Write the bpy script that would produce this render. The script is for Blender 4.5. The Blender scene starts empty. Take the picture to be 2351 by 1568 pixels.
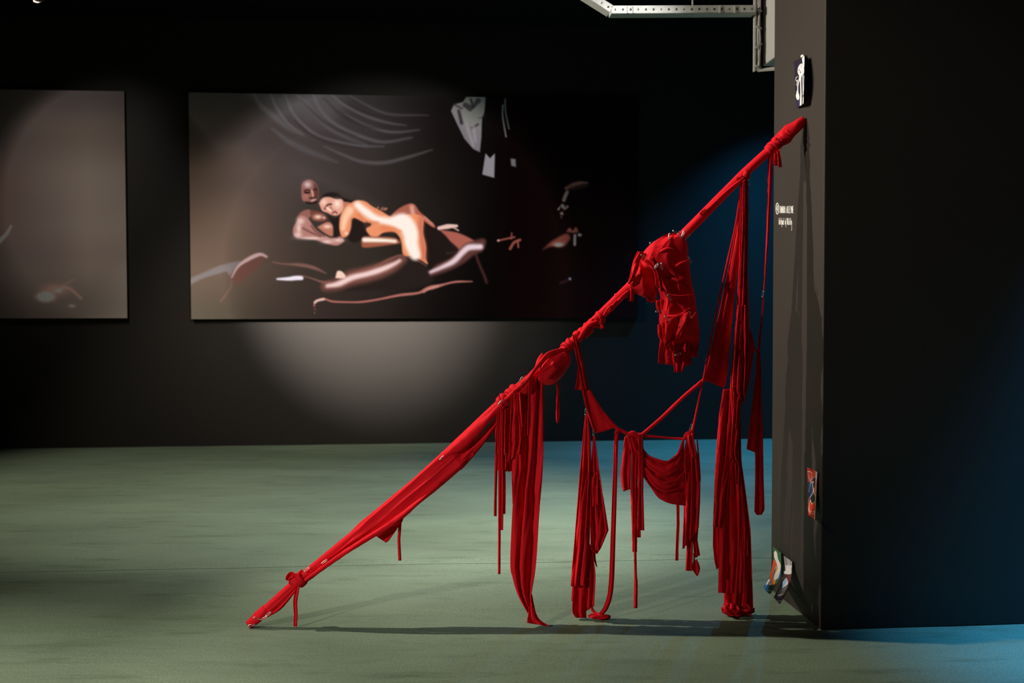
import bpy, math, random
import numpy as np
from mathutils import Vector, Matrix

SC = bpy.context.scene
COL = SC.collection
R3 = np.array

# ---------------------------------------------------------------- camera
FPX, CX, CY, CAMH = 2286.0, 1175.5, 784.0, 1.40
PITCH, ROLL = 0.0310, -0.0020
FW = R3([0, math.cos(PITCH), -math.sin(PITCH)])
UP0 = R3([0, math.sin(PITCH), math.cos(PITCH)])
RT0 = R3([1.0, 0, 0])
RT = RT0 * math.cos(ROLL) + UP0 * math.sin(ROLL)
UP = UP0 * math.cos(ROLL) - RT0 * math.sin(ROLL)
EYE = R3([0, 0, CAMH])
cam = bpy.data.cameras.new('camera')
cam.sensor_width = 36.0
cam.lens = FPX / 2351.0 * 36.0
cam.clip_end = 100
cam.dof.use_dof = True
cam.dof.focus_distance = 4.45
cam.dof.aperture_fstop = 2.8
camo = bpy.data.objects.new('camera', cam)
COL.objects.link(camo)
m = Matrix.Identity(4)
for i in range(3):
    m[i][0], m[i][1], m[i][2], m[i][3] = RT[i], UP[i], -FW[i], EYE[i]
camo.matrix_world = m
SC.camera = camo

# ---------------------------------------------------------------- world, lights, exposure
world = bpy.data.worlds.new('world')
SC.world = world
world.use_nodes = True
bg = world.node_tree.nodes['Background']
bg.inputs[0].default_value = (0.9, 0.85, 0.8, 1)
bg.inputs[1].default_value = 0.02
SC.view_settings.view_transform = 'Standard'
SC.view_settings.look = 'None'
SC.view_settings.exposure = 0.0
SC.view_settings.gamma = 1.0
SC.view_settings.use_curve_mapping = False


def spot(name, loc, target, power, size, blend, color, radius=0.04):
    l = bpy.data.lights.new(name, 'SPOT')
    l.energy = power
    l.spot_size = math.radians(size)
    l.spot_blend = blend
    l.color = color
    l.shadow_soft_size = radius
    o = bpy.data.objects.new(name, l)
    COL.objects.link(o)
    o.location = loc
    o.rotation_euler = (Vector(target) - Vector(loc)).to_track_quat('-Z', 'Y').to_euler()
    return o


WARM = (1.0, 0.93, 0.82)
# the key on the sculpture, high to the left
spot('key_spot', (-3.0, 4.86, 3.4), (1.01, 4.53, 2.05), 700, 103.5, 0.73, WARM, 0.03)
# a second key on the upper half
spot('upper_key_spot', (-3.13, 3.3, 4.1), (1.05, 4.45, 2.05), 820, 34, 0.98, WARM, 0.03)
# a low lamp from the front left that catches the lower half of the sculpture
spot('low_front_spot', (-3.7, 0.8, 1.95), (-0.5, 4.5, 0.35), 540, 30, 1.0, WARM, 0.04)
# floor washes: back left, front left, and the pool behind the sculpture
spot('back_floor_spot', (-3.99, 6.95, 4.07), (-1.91, 8.15, 0.34), 280, 94.6, 0.58, WARM, 0.06)
spot('front_floor_spot', (-2.19, 2.69, 4.28), (-2.36, 3.22, -0.04), 760, 48.8, 1.0, WARM, 0.06)
spot('pool_floor_spot', (1.36, 5.23, 4.24), (-0.48, 6.71, 0.22), 960, 57, 1.0, (1.0, 0.98, 0.99), 0.06)
# the picture lights
PRINT_SPOTS = [((-0.1, 5.5, 4.1), (-1.40, 10.5, 1.75), 700, 46, 0.9), ((-2.2, 5.5, 4.1), (-1.58, 10.4, 1.88), 6900, 30.5, 1.0)]
for q in PRINT_SPOTS:
    spot('print_spot', *q, (1.0, 0.93, 0.84), 0.04)
LEFT_SPOT = ((-3.85, 8.05, 3.95), (-4.0, 10.15, 2.6), 105, 62, 1.0)
spot('left_print_spot', *LEFT_SPOT, (1.0, 0.92, 0.84), 0.04)
# blue theatre lights from the right
spot('blue_back_spot', (2.74, 9.88, 4.28), (3.5, 8.75, 0.0), 860, 120, 0.92, (0.02, 0.40, 1.0), 0.05)
spot('blue_front_spot', (3.25, 3.45, 4.23), (3.25, 3.85, -0.41), 1650, 50, 0.85, (0.01, 0.38, 1.0), 0.05)


def spot_light_on(P, N):
    """how much the picture lights give at points P (n,3) with normal N: used to set the depth of the print's inks"""
    out = 0
    for loc, tgt, pw, size, blend in PRINT_SPOTS + [LEFT_SPOT]:
        L = np.asarray(loc, float)
        ax_ = np.asarray(tgt, float) - L
        ax_ /= np.linalg.norm(ax_)
        v_ = P - L
        d_ = np.linalg.norm(v_, axis=-1)
        c_ = (v_ @ ax_) / d_
        ch = math.cos(math.radians(size) / 2)
        t_ = np.clip((c_ - ch) / ((1 - ch) * blend), 0, 1)
        out = out + pw / (4 * math.pi ** 2 * d_ * d_) * np.clip(-(v_ @ N) / d_, 0, None) * t_ * t_ * (3 - 2 * t_)
    return out


# ---------------------------------------------------------------- helpers


def lin(c):
    c = np.asarray(c, float) / 255.0
    return np.where(c <= 0.04045, c / 12.92, ((c + 0.055) / 1.055) ** 2.4)


def ray(px, py):
    return FW + RT * ((px - CX) / FPX) - UP * ((py - CY) / FPX)


def on_plane(px, py, p0, n):
    d = ray(px, py)
    t = np.dot(p0 - EYE, n) / np.dot(d, n)
    return EYE + d * t


TH = 0.0848
EX = R3([math.cos(TH), math.sin(TH), 0])      # along the back wall, to the right
EN = R3([-math.sin(TH), math.cos(TH), 0])     # away from the camera
ZZ = R3([0, 0, 1.0])
WALL0 = R3([0, 10.5679, 0])
CORNER = R3([1.3491, 4.3158, 0])
COLD = 0.6346


def mesh_obj(name, verts, faces, mat, parent=None, smooth=True, cols=None):
    me = bpy.data.meshes.new(name)
    me.from_pydata([tuple(map(float, v)) for v in verts], [], [tuple(map(int, f)) for f in faces])
    if cols is not None:
        at = me.color_attributes.new('paint', 'FLOAT_COLOR', 'POINT')
        buf = np.ones((len(verts), 4), np.float32)
        buf[:, :3] = cols
        at.data.foreach_set('color', buf.ravel())
    if smooth:
        me.polygons.foreach_set('use_smooth', [True] * len(me.polygons))
    if mat:
        me.materials.append(mat)
    me.update()
    o = bpy.data.objects.new(name, me)
    COL.objects.link(o)
    if parent:
        o.parent = parent
        o.matrix_parent_inverse = parent.matrix_world.inverted()
    return o


def empty(name, loc):
    o = bpy.data.objects.new(name, None)
    COL.objects.link(o)
    o.location = tuple(map(float, loc))
    o.matrix_world = Matrix.Translation(Vector(tuple(map(float, loc))))
    o.empty_display_size = 0.1
    return o


def tag(o, label=None, cat=None, group=None, kind=None):
    if label:
        o['label'] = label
    if cat:
        o['category'] = cat
    if group:
        o['group'] = group
    if kind:
        o['kind'] = kind
    return o


def box_data(o, a, b, c):
    """box from a corner and three edge vectors"""
    o, a, b, c = map(lambda q: np.asarray(q, float), (o, a, b, c))
    v = [o, o + a, o + a + b, o + b, o + c, o + a + c, o + a + b + c, o + b + c]
    f = [(0, 3, 2, 1), (4, 5, 6, 7), (0, 1, 5, 4), (1, 2, 6, 5), (2, 3, 7, 6), (3, 0, 4, 7)]
    return v, f


class MB:
    def __init__(s):
        s.v, s.f = [], []

    def add(s, vf):
        n = len(s.v)
        s.v += list(vf[0])
        s.f += [tuple(i + n for i in q) for q in vf[1]]
        return s

    def box(s, o, a, b, c):
        return s.add(box_data(o, a, b, c))

    def build(s, name, mat, parent=None, smooth=False):
        return mesh_obj(name, s.v, s.f, mat, parent, smooth)


def bevel(o, w=0.004, seg=2):
    mo = o.modifiers.new('bevel', 'BEVEL')
    mo.width = w
    mo.segments = seg
    mo.limit_method = 'ANGLE'
    return o


def tube_data(P, rad, seg=10, depth=1.0, nrm=None, wr=None, caps=True):
    """tube through 3D points; rad per point; wr(t, theta) radial factor"""
    P = np.asarray(P, float)
    n = len(P)
    rad = np.asarray(rad, float) * np.ones(n)
    T = np.gradient(P, axis=0)
    T /= np.linalg.norm(T, axis=1)[:, None] + 1e-9
    ref = np.asarray(nrm if nrm is not None else ((0, 0, 1) if abs(T[0][2]) < 0.9 else (1, 0, 0)), float)
    V, F = [], []
    th = np.arange(seg) / seg * 2 * math.pi
    a = ref - T[0] * np.dot(ref, T[0])
    a /= np.linalg.norm(a)
    for i in range(n):
        a = a - T[i] * np.dot(a, T[i])
        a /= np.linalg.norm(a) + 1e-9
        b = np.cross(T[i], a)
        w = np.ones(seg) if wr is None else wr(i / (n - 1), th)
        for k in range(seg):
            V.append(P[i] + rad[i] * w[k] * (a * math.cos(th[k]) * depth + b * math.sin(th[k])))
    for i in range(n - 1):
        for k in range(seg):
            k2 = (k + 1) % seg
            F.append((i * seg + k, i * seg + k2, (i + 1) * seg + k2, (i + 1) * seg + k))
    if caps:
        F.append(tuple(range(seg - 1, -1, -1)))
        F.append(tuple((n - 1) * seg + k for k in range(seg)))
    return V, F


def catmull(pts, n):
    """smooth resample of a polyline (any dimension) into n points, even in length"""
    P = np.asarray(pts, float)
    if len(P) == 2:
        t = np.linspace(0, 1, n)[:, None]
        return P[0] * (1 - t) + P[1] * t
    E = np.vstack([2 * P[0] - P[1], P, 2 * P[-1] - P[-2]])
    out = []
    for i in range(1, len(E) - 2):
        for t in np.linspace(0, 1, 12, endpoint=False):
            a, b, c, d = E[i - 1], E[i], E[i + 1], E[i + 2]
            out.append(0.5 * (2 * b + (c - a) * t + (2 * a - 5 * b + 4 * c - d) * t * t + (3 * b - a - 3 * c + d) * t ** 3))
    out.append(P[-1])
    return evenly(np.array(out), n)


def evenly(P, n):
    P = np.asarray(P, float)
    s = np.r_[0, np.cumsum(np.linalg.norm(np.diff(P[:, :2] if P.shape[1] > 3 else P, axis=0), axis=1))]
    q = np.linspace(0, s[-1], n)
    return np.stack([np.interp(q, s, P[:, k]) for k in range(P.shape[1])], 1)


def wob(x, seed):
    """cheap smooth 1D noise in -1..1"""
    r = random.Random(seed)
    o = 0
    for k in range(4):
        o = o + math.pow(0.65, k) * np.sin(x * (1.7 ** k) * 2.1 + r.uniform(0, 6.28))
    return o / 2.2


def wob2(x, y, seed):
    r = random.Random(seed)
    o = 0
    for k in range(5):
        a = r.uniform(0, 6.28)
        o = o + math.pow(0.75, k) * np.sin((x * math.cos(a) + y * math.sin(a)) * (1.5 ** k) + r.uniform(0, 6.28))
    return o / 2.6


# ---------------------------------------------------------------- materials
def new_mat(name):
    ma = bpy.data.materials.new(name)
    ma.use_nodes = True
    nt = ma.node_tree
    return ma, nt, nt.nodes['Principled BSDF']


def paint_mat(name, rgb, rough=0.6, spec=0.3, var=0.15, scale=4.0, bump=0.1, bscale=160.0):
    ma, nt, p = new_mat(name)
    tc = nt.nodes.new('ShaderNodeTexCoord')
    n1 = nt.nodes.new('ShaderNodeTexNoise')
    n1.inputs['Scale'].default_value = scale
    n1.inputs['Detail'].default_value = 6
    nt.links.new(tc.outputs['Object'], n1.inputs['Vector'])
    mx = nt.nodes.new('ShaderNodeMixRGB')
    mx.inputs[1].default_value = (*[c * (1 - var) for c in rgb], 1)
    mx.inputs[2].default_value = (*[min(1, c * (1 + var)) for c in rgb], 1)
    nt.links.new(n1.outputs['Fac'], mx.inputs[0])
    nt.links.new(mx.outputs[0], p.inputs['Base Color'])
    n2 = nt.nodes.new('ShaderNodeTexNoise')
    n2.inputs['Scale'].default_value = bscale
    n2.inputs['Detail'].default_value = 3
    nt.links.new(tc.outputs['Object'], n2.inputs['Vector'])
    b = nt.nodes.new('ShaderNodeBump')
    b.inputs['Strength'].default_value = bump
    b.inputs['Distance'].default_value = 0.002
    nt.links.new(n2.outputs['Fac'], b.inputs['Height'])
    nt.links.new(b.outputs[0], p.inputs['Normal'])
    p.inputs['Roughness'].default_value = rough
    p.inputs['Specular IOR Level'].default_value = spec
    return ma


M = {}
M['wall'] = paint_mat('dark_wall_paint', (0.025, 0.021, 0.0185), 0.55, 0.25, 0.12, 1.5, 0.08)
M['pier'] = paint_mat('dark_pier_paint', (0.036, 0.0285, 0.0235), 0.6, 0.2, 0.10, 2.5, 0.12)
M['ceiling'] = paint_mat('ceiling_paint', (0.010, 0.009, 0.009), 0.8, 0.1, 0.2, 2.0, 0.1)
M['beam'] = paint_mat('grey_beam_paint', (0.50, 0.48, 0.44), 0.6, 0.2, 0.06, 3.0, 0.1)
M['galv'] = paint_mat('galvanised_steel', (0.42, 0.42, 0.38), 0.55, 0.4, 0.25, 30.0, 0.1)
M['cable'] = paint_mat('grey_cable', (0.30, 0.28, 0.25), 0.55, 0.3, 0.25, 25.0, 0.05)
M['black_metal'] = paint_mat('black_lamp_metal', (0.05, 0.035, 0.025), 0.4, 0.4, 0.15, 20.0, 0.05)
M['dark'] = paint_mat('dark_tray_core', (0.035, 0.028, 0.022), 0.7, 0.2, 0.3, 30.0, 0.1)
M['edge'] = paint_mat('print_edge', (0.02, 0.015, 0.014), 0.7, 0.2, 0.1, 20, 0.05)
M['ink'] = paint_mat('white_marker_ink', (0.80, 0.78, 0.72), 0.7, 0.2, 0.05, 60, 0.0)
M['tape'] = paint_mat('masking_tape', (0.70, 0.66, 0.55), 0.7, 0.2, 0.08, 40, 0.05)
M['cardback'] = paint_mat('card_back', (0.55, 0.52, 0.46), 0.8, 0.2, 0.08, 40, 0.05)

# chrome pins
ma, nt, p = new_mat('pin_steel')
p.inputs['Base Color'].default_value = (0.75, 0.74, 0.72, 1)
p.inputs['Metallic'].default_value = 1.0
p.inputs['Roughness'].default_value = 0.28
M['steel'] = ma

# red jersey: matt, with a soft nap and light showing through the single layer
ma, nt, p = new_mat('red_jersey')
p.inputs['Base Color'].default_value = (0.62, 0.0055, 0.013, 1)
p.inputs['Roughness'].default_value = 0.75
p.inputs['Specular IOR Level'].default_value = 0.18
p.inputs['Sheen Weight'].default_value = 0.12
p.inputs['Sheen Roughness'].default_value = 0.45
p.inputs['Sheen Tint'].default_value = (1.0, 0.25, 0.25, 1)
tc = nt.nodes.new('ShaderNodeTexCoord')
nz = nt.nodes.new('ShaderNodeTexNoise')
nz.inputs['Scale'].default_value = 55
nz.inputs['Detail'].default_value = 5
nt.links.new(tc.outputs['Object'], nz.inputs['Vector'])
cr = nt.nodes.new('ShaderNodeMixRGB')
cr.inputs[1].default_value = (0.78, 0.006, 0.016, 1)
cr.inputs[2].default_value = (0.88, 0.008, 0.022, 1)
nt.links.new(nz.outputs['Fac'], cr.inputs[0])
nt.links.new(cr.outputs[0], p.inputs['Base Color'])
bp = nt.nodes.new('ShaderNodeBump')
bp.inputs['Strength'].default_value = 0.25
bp.inputs['Distance'].default_value = 0.003
nt.links.new(nz.outputs['Fac'], bp.inputs['Height'])
nt.links.new(bp.outputs[0], p.inputs['Normal'])
tr = nt.nodes.new('ShaderNodeBsdfTranslucent')
tr.inputs['Color'].default_value = (0.90, 0.006, 0.014, 1)
mixs = nt.nodes.new('ShaderNodeMixShader')
mixs.inputs[0].default_value = 0.22
nt.links.new(p.outputs[0], mixs.inputs[1])
nt.links.new(tr.outputs[0], mixs.inputs[2])
nt.links.new(mixs.outputs[0], nt.nodes['Material Output'].inputs['Surface'])
M['red'] = ma

# carpet
ma, nt, p = new_mat('grey_green_carpet')
tc = nt.nodes.new('ShaderNodeTexCoord')


def nnoise(scale, detail, rough=0.55, sc=(1, 1, 1)):
    mp = nt.nodes.new('ShaderNodeMapping')
    mp.inputs['Scale'].default_value = sc
    nt.links.new(tc.outputs['Object'], mp.inputs['Vector'])
    n = nt.nodes.new('ShaderNodeTexNoise')
    n.inputs['Scale'].default_value = scale
    n.inputs['Detail'].default_value = detail
    n.inputs['Roughness'].default_value = rough
    nt.links.new(mp.outputs[0], n.inputs['Vector'])
    return n


big = nnoise(1.1, 5, 0.6, (0.5, 1.3, 1))
fine = nnoise(120, 6, 0.85)
ramp = nt.nodes.new('ShaderNodeValToRGB')
ramp.color_ramp.elements[0].position = 0.30
ramp.color_ramp.elements[0].color = (0.172, 0.222, 0.150, 1)
ramp.color_ramp.elements[1].position = 0.62
ramp.color_ramp.elements[1].color = (0.232, 0.302, 0.200, 1)
nt.links.new(big.outputs['Fac'], ramp.inputs[0])
mul = nt.nodes.new('ShaderNodeMixRGB')
mul.blend_type = 'MULTIPLY'
mul.inputs[0].default_value = 0.75
fr = nt.nodes.new('ShaderNodeValToRGB')
fr.color_ramp.elements[0].position = 0.3
fr.color_ramp.elements[0].color = (0.35, 0.35, 0.35, 1)
fr.color_ramp.elements[1].position = 0.7
fr.color_ramp.elements[1].color = (1.3, 1.3, 1.3, 1)
nt.links.new(fine.outputs['Fac'], fr.inputs[0])
nt.links.new(ramp.outputs[0], mul.inputs[1])
nt.links.new(fr.outputs[0], mul.inputs[2])
stk = nnoise(2.6, 7, 0.66, (0.7, 3.2, 1))
sr = nt.nodes.new('ShaderNodeValToRGB')
sr.color_ramp.elements[0].position = 0.54
sr.color_ramp.elements[0].color = (1, 1, 1, 1)
sr.color_ramp.elements[1].position = 0.72
sr.color_ramp.elements[1].color = (0.70, 0.72, 0.68, 1)
nt.links.new(stk.outputs['Fac'], sr.inputs[0])
mu2 = nt.nodes.new('ShaderNodeMixRGB')
mu2.blend_type = 'MULTIPLY'
mu2.inputs[0].default_value = 1.0
nt.links.new(mul.outputs[0], mu2.inputs[1])
nt.links.new(sr.outputs[0], mu2.inputs[2])
nt.links.new(mu2.outputs[0], p.inputs['Base Color'])
p.inputs['Roughness'].default_value = 0.95
p.inputs['Specular IOR Level'].default_value = 0.05
rip = nnoise(5.0, 4, 0.55, (0.35, 1.6, 1))
b1 = nt.nodes.new('ShaderNodeBump')
b1.inputs['Strength'].default_value = 0.8
b1.inputs['Distance'].default_value = 0.02
nt.links.new(rip.outputs['Fac'], b1.inputs['Height'])
b2 = nt.nodes.new('ShaderNodeBump')
b2.inputs['Strength'].default_value = 0.5
b2.inputs['Distance'].default_value = 0.003
nt.links.new(fine.outputs['Fac'], b2.inputs['Height'])
nt.links.new(b1.outputs[0], b2.inputs['Normal'])
nt.links.new(b2.outputs[0], p.inputs['Normal'])
M['carpet'] = ma


def vcol_mat(name, rough=0.55, spec=0.2):
    ma, nt, p = new_mat(name)
    a = nt.nodes.new('ShaderNodeVertexColor')
    a.layer_name = 'paint'
    nt.links.new(a.outputs['Color'], p.inputs['Base Color'])
    p.inputs['Roughness'].default_value = rough
    p.inputs['Specular IOR Level'].default_value = spec
    return ma


M['print'] = vcol_mat('printed_photograph', 0.8, 0.0)
M['card'] = vcol_mat('painted_card', 0.45, 0.3)

# ---------------------------------------------------------------- the room
H = 4.4
XL, XR, YF = -9.0, 9.0, -1.5


def wall_y(x):
    return WALL0[1] + math.tan(TH) * x


# subfloor and two carpet sheets that meet at a seam
fl = MB()
v = [(XL, YF, -0.012), (XR, YF, -0.012), (XR, wall_y(XR) + .2, -0.012), (XL, wall_y(XL) + .2, -0.012)]
v2 = [(a, b, -0.15) for a, b, c in v]
fl.v = v + v2
fl.f = [(0, 1, 2, 3), (7, 6, 5, 4), (0, 4, 5, 1), (1, 5, 6, 2), (2, 6, 7, 3), (3, 7, 4, 0)]
floor = fl.build('floor', M['dark'])
tag(floor, kind='structure')


def seam(x):
    return 5.53 + 0.066 * x + 0.012 * wob(np.asarray(x) * 1.3, 5)


def carpet(name, ya, yb, seed, edge):
    nx, ny = 190, 70
    xs = np.linspace(XL, XR, nx)
    V, F = [], []
    for j in range(ny):
        t = j / (ny - 1)
        for x in xs:
            y = ya(x) * (1 - t) + yb(x) * t
            z = 0.0035 * wob2(x * 3.0 + y * 0.8, y * 9.0, seed) * (0.5 + 0.5 * float(wob2(x * .9, y * .9, seed + 3)))
            d = t if edge == 0 else 1 - t
            z = min(z, 0.004)
            if d * abs(yb(x) - ya(x)) < 0.02:
                z = -0.010
            V.append((x, y, z))
    for j in range(ny - 1):
        for i in range(nx - 1):
            a = j * nx + i
            F.append((a, a + 1, a + nx + 1, a + nx))
    return mesh_obj(name, V, F, M['carpet'], floor)


carpet('carpet_sheet', lambda x: YF, lambda x: float(seam(x)) - 0.003, 3, 1)
carpet('carpet_sheet', lambda x: float(seam(x)) + 0.003, lambda x: wall_y(x) + .02, 8, 0)

wb = MB().box(WALL0 + EX * -9.3, EX * 19, EN * 0.2, ZZ * (H + .1)).build('wall_back', M['wall'])
tag(wb, kind='structure')
ce = MB().box((XL, YF, H), (XR - XL, 0, 0), (0, 13.5, 0), (0, 0, 0.2)).build('ceiling', M['ceiling'])
tag(ce, kind='structure')
wl = MB().box((XL - .2, YF, -.1), (.2, 0, 0), (0, 12.5, 0), (0, 0, H + .1)).build('wall_left', M['wall'])
tag(wl, kind='structure')

# the dark pier that the sculpture leans on: near end of a partition
pier = MB().box(CORNER, EX * 3.4, EN * COLD, ZZ * H).build('wall_right', M['pier'])
bevel(pier, 0.004, 2)
tag(pier, kind='structure')
FACE_N = -EX     # outward normal of the face the pole touches


def on_face(px, py, off=0.0015):
    return on_plane(px, py, CORNER + FACE_N * off, EX)


# ---- handwriting on the pier
def ribbon(strokes, wpx, proj):
    mb = MB()
    for st in strokes:
        P = np.asarray(st, float)
        if len(P) > 2:
            P = catmull(P, max(6, len(P) * 4))
        T = np.gradient(P, axis=0)
        T /= np.linalg.norm(T, axis=1)[:, None] + 1e-9
        N = np.stack([-T[:, 1], T[:, 0]], 1) * wpx * 0.5
        P[0] -= T[0] * wpx * .3
        P[-1] += T[-1] * wpx * .3
        n = len(P)
        V = [proj(*q) for q in P + N] + [proj(*q) for q in P - N]
        F = [(i, i + 1, n + i + 1, n + i) for i in range(n - 1)]
        mb.add((V, F))
    return mb


FONT = {   # simple pen strokes, x 0..1, y 0 (base) .. 1 (top)
    'J': [[(.1, 1), (.95, 1)], [(.6, 1), (.6, .25), (.4, 0), (.1, .08)]],
    'A': [[(0, 0), (.5, 1), (1, 0)], [(.2, .4), (.85, .4)]],
    'W': [[(0, 1), (.25, 0)], [(.25, 0), (.5, .8)], [(.5, .8), (.75, 0)], [(.75, 0), (1, 1)]],
    'R': [[(.1, 0), (.1, 1)], [(.1, 1), (.8, .9), (.8, .6), (.1, .5)], [(.3, .5), (1, 0)]],
    'L': [[(.1, 1), (.1, 0)], [(.1, 0), (.95, .03)]],
    'E': [[(.1, 0), (.1, 1)], [(.1, 1), (.95, 1)], [(.1, .5), (.8, .52)], [(.1, 0), (.95, 0)]],
    'Y': [[(0, 1), (.5, .5)], [(1, 1), (.5, .5)], [(.5, .5), (.5, 0)]],
    'N': [[(.05, 0), (.05, 1)], [(.05, 1), (.95, 0)], [(.95, 0), (.95, 1)]],
    'r': [[(.2, 0), (.2, .6)], [(.2, .45), (.5, .62), (.9, .58)]],
    't': [[(.45, 1), (.4, .1), (.85, 0)], [(.05, .62), (.9, .66)]],
    'e': [[(.1, .32), (.85, .36), (.6, .64), (.15, .4), (.3, .02), (.9, .1)]],
    'f': [[(.95, .95), (.55, 1), (.45, .6), (.45, -.35)], [(.1, .5), (.9, .55)]],
    'a': [[(.85, .5), (.45, .62), (.1, .25), (.4, 0), (.8, .4)], [(.85, .6), (.9, 0)]],
    'c': [[(.9, .52), (.5, .62), (.12, .3), (.45, 0), (.9, .1)]],
    'o': [[(.5, .62), (.1, .3), (.5, 0), (.9, .32), (.5, .62)]],
    'U': [[(.1, 1), (.12, .2), (.5, 0), (.85, .2), (.9, 1)]],
    'i': [[(.5, .6), (.5, 0)], [(.5, .85), (.5, .9)]],
    'l': [[(.5, 1), (.5, 0)]],
    'y': [[(.1, .6), (.5, .1)], [(.95, .6), (.9, -.3), (.85, -.75), (.4, -.85)]],
    '4': [[(.65, 0), (.65, 1), (.1, .35), (1, .35)]],
}


def pen_text(txt, x0, y0, dx, h, slope=0.0):
    out = []
    for k, ch in enumerate(txt):
        if ch == ' ':
            continue
        for st in FONT[ch]:
            pts = [(x0 + (k + a * 0.86) * dx, y0 + slope * (k * dx) - b * h) for a, b in st]
            if len(pts) > 2 and ch in 'AWLE4':
                out += [[pts[i], pts[i + 1]] for i in range(len(pts) - 1)]
            else:
                out.append(pts)
    return out


c6 = lambda x, y: on_face(1760 + x / 13.07, 440 + y / 13.07)
circ = [(322 + 42 * math.sin(a), 508 - 168 * math.cos(a)) for a in np.linspace(0, 2 * math.pi, 20)]
circ2 = pen_text('4', 300, 600, 46, 190)
ribbon([circ], 17, c6).build('handwritten_number', M['ink'], pier)
ribbon(circ2, 13, c6).build('handwritten_number', M['ink'], pier)
ribbon(pen_text('JAWARA ALLEYNE', 386, 640, 30.6, 205, 0.0), 10, c6).build('handwritten_name', M['ink'], pier)
ribbon(pen_text('Artefact of Utility', 368, 985, 20.6, 200, 0.03), 9, c6).build('handwritten_title', M['ink'], pier)

# ---- grey ceiling beam behind the pier and its cable tray
DB = 6.25
BP0 = R3([0, DB, 0])
bl = on_plane(1750, 152, BP0 + EN * 0, EN)       # far lower left corner of the beam
beam = MB().box(bl, EX * 1.3, -EN * 1.27, ZZ * (H - bl[2] - 0.002)).build('ceiling_beam', M['beam'])
bevel(beam, 0.008, 2)
tag(beam, 'pale grey ceiling beam showing beside the top of the dark pier', 'beam')


def on_back(px, py, off=0.0):
    return on_plane(px, py, BP0 - EN * off, EN)


KB = DB / FPX
tray = empty('cable_tray', on_back(1740, 165, .04))
tag(tray, 'grey metal cable tray running along the ceiling and down beside the beam', 'cable tray')
# horizontal channel (front side with slots cut as dark insets), bend and rise
A, B = on_back(1735, 20.5, .1), on_back(1404, 22, .1)
C = on_back(1330, -26, .1)


def channel(P, Q, name, hh=0.024, dd=0.09):
    t = (Q - P) / np.linalg.norm(Q - P)
    upv = np.cross(t, EN)
    if upv[2] < 0:
        upv = -upv
    mb = MB()
    mb.box(P - upv * hh, Q - P, EN * 0.006, upv * 2 * hh)
    mb.box(P - upv * hh, Q - P, EN * dd, upv * 0.005)
    mb.box(P - upv * hh + EN * dd, Q - P, EN * 0.005, upv * 2 * hh)
    o = mb.build(name, M['galv'], tray)
    L = np.linalg.norm(Q - P)
    n = max(2, int(L / 0.046))
    for i in range(n):
        c = P + t * (L * (i + .5) / n) - EN * 0.0015
        w = 0.011 if i % 3 else 0.006
        MB().box(c - t * w * .5 - upv * .006, t * w, EN * 0.002, upv * .012).build('slot', M['dark'], o)
    return o


channel(B, A, 'tray_channel')
channel(C, B + R3([0, 0, .004]), 'tray_channel')
# joint plates, fixing bolts
for px in (1443, 1456, 1653, 1687):
    q = on_back(px, 21.5, .106)
    MB().box(q - EX * .005 - ZZ * .022, EX * .010, EN * .006, ZZ * .044).build('joint_plate', M['galv'], tray)
# hanger rod with washer and nut
q0 = on_back(1590, 24.5, .06)
MB().add(tube_data([q0 - ZZ * .03, R3([q0[0], q0[1], H - .002])], .0055, 8)).build('hanger_rod', M['galv'], tray)
MB().add(tube_data([q0 - ZZ * .006, q0 - ZZ * .001], [.020, .020], 10)).build('washer', M['galv'], tray)
MB().add(tube_data([q0 - ZZ * .018, q0 - ZZ * .0065], [.008, .010], 6)).build('nut', M['galv'], tray)
# vertical drop: rails, dark back, cables
for (xa, xb, name, mat, off) in ((1732, 1735.5, 'rail', 'galv', .06), (1746.5, 1749.5, 'rail', 'dark', .02), (1735.5, 1746.5, 'back_plate', 'dark', .012)):
    a = on_back(xa, 163 if xa < 1735 else 160, off)
    b = on_back(xb, 163, off)
    MB().box(R3([a[0], a[1], a[2]]), EX * (b - a).dot(EX), EN * 0.03, ZZ * (H - a[2] - .003)).build(name, M[mat], tray)
rng = random.Random(4)
for k, (px, mt) in enumerate(((1738, 'cable'), (1741, 'galv'), (1744, 'cable'))):
    P = []
    for i in range(26):
        y = -60 + i * 8.6
        P.append(on_back(px + 1.2 * math.sin(i * .55 + k * 2) + rng.uniform(-.4, .4), y, .05 + .01 * k))
    MB().add(tube_data(P, .0042 + .001 * k, 8)).build('cable', M[mt], tray, True)
    bend = [on_back(px, 156, .05), on_back(px + 3, 163 - k, .08), on_back(px + 14, 162 - 2 * k, .3), on_back(px + 44, 160 - 3 * k, .6)]
    MB().add(tube_data(catmull(bend, 16), .006, 8)).build('cable', M[mt], tray, True)
for yy in (20, 60, 112, 150):
    a, b = on_back(1732.5, yy, .075), on_back(1749, yy + (6 if yy != 112 else -12), .075)
    MB().add(tube_data([a, b], .006, 8)).build('cable_tie', M['cable'], tray, True)

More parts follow.
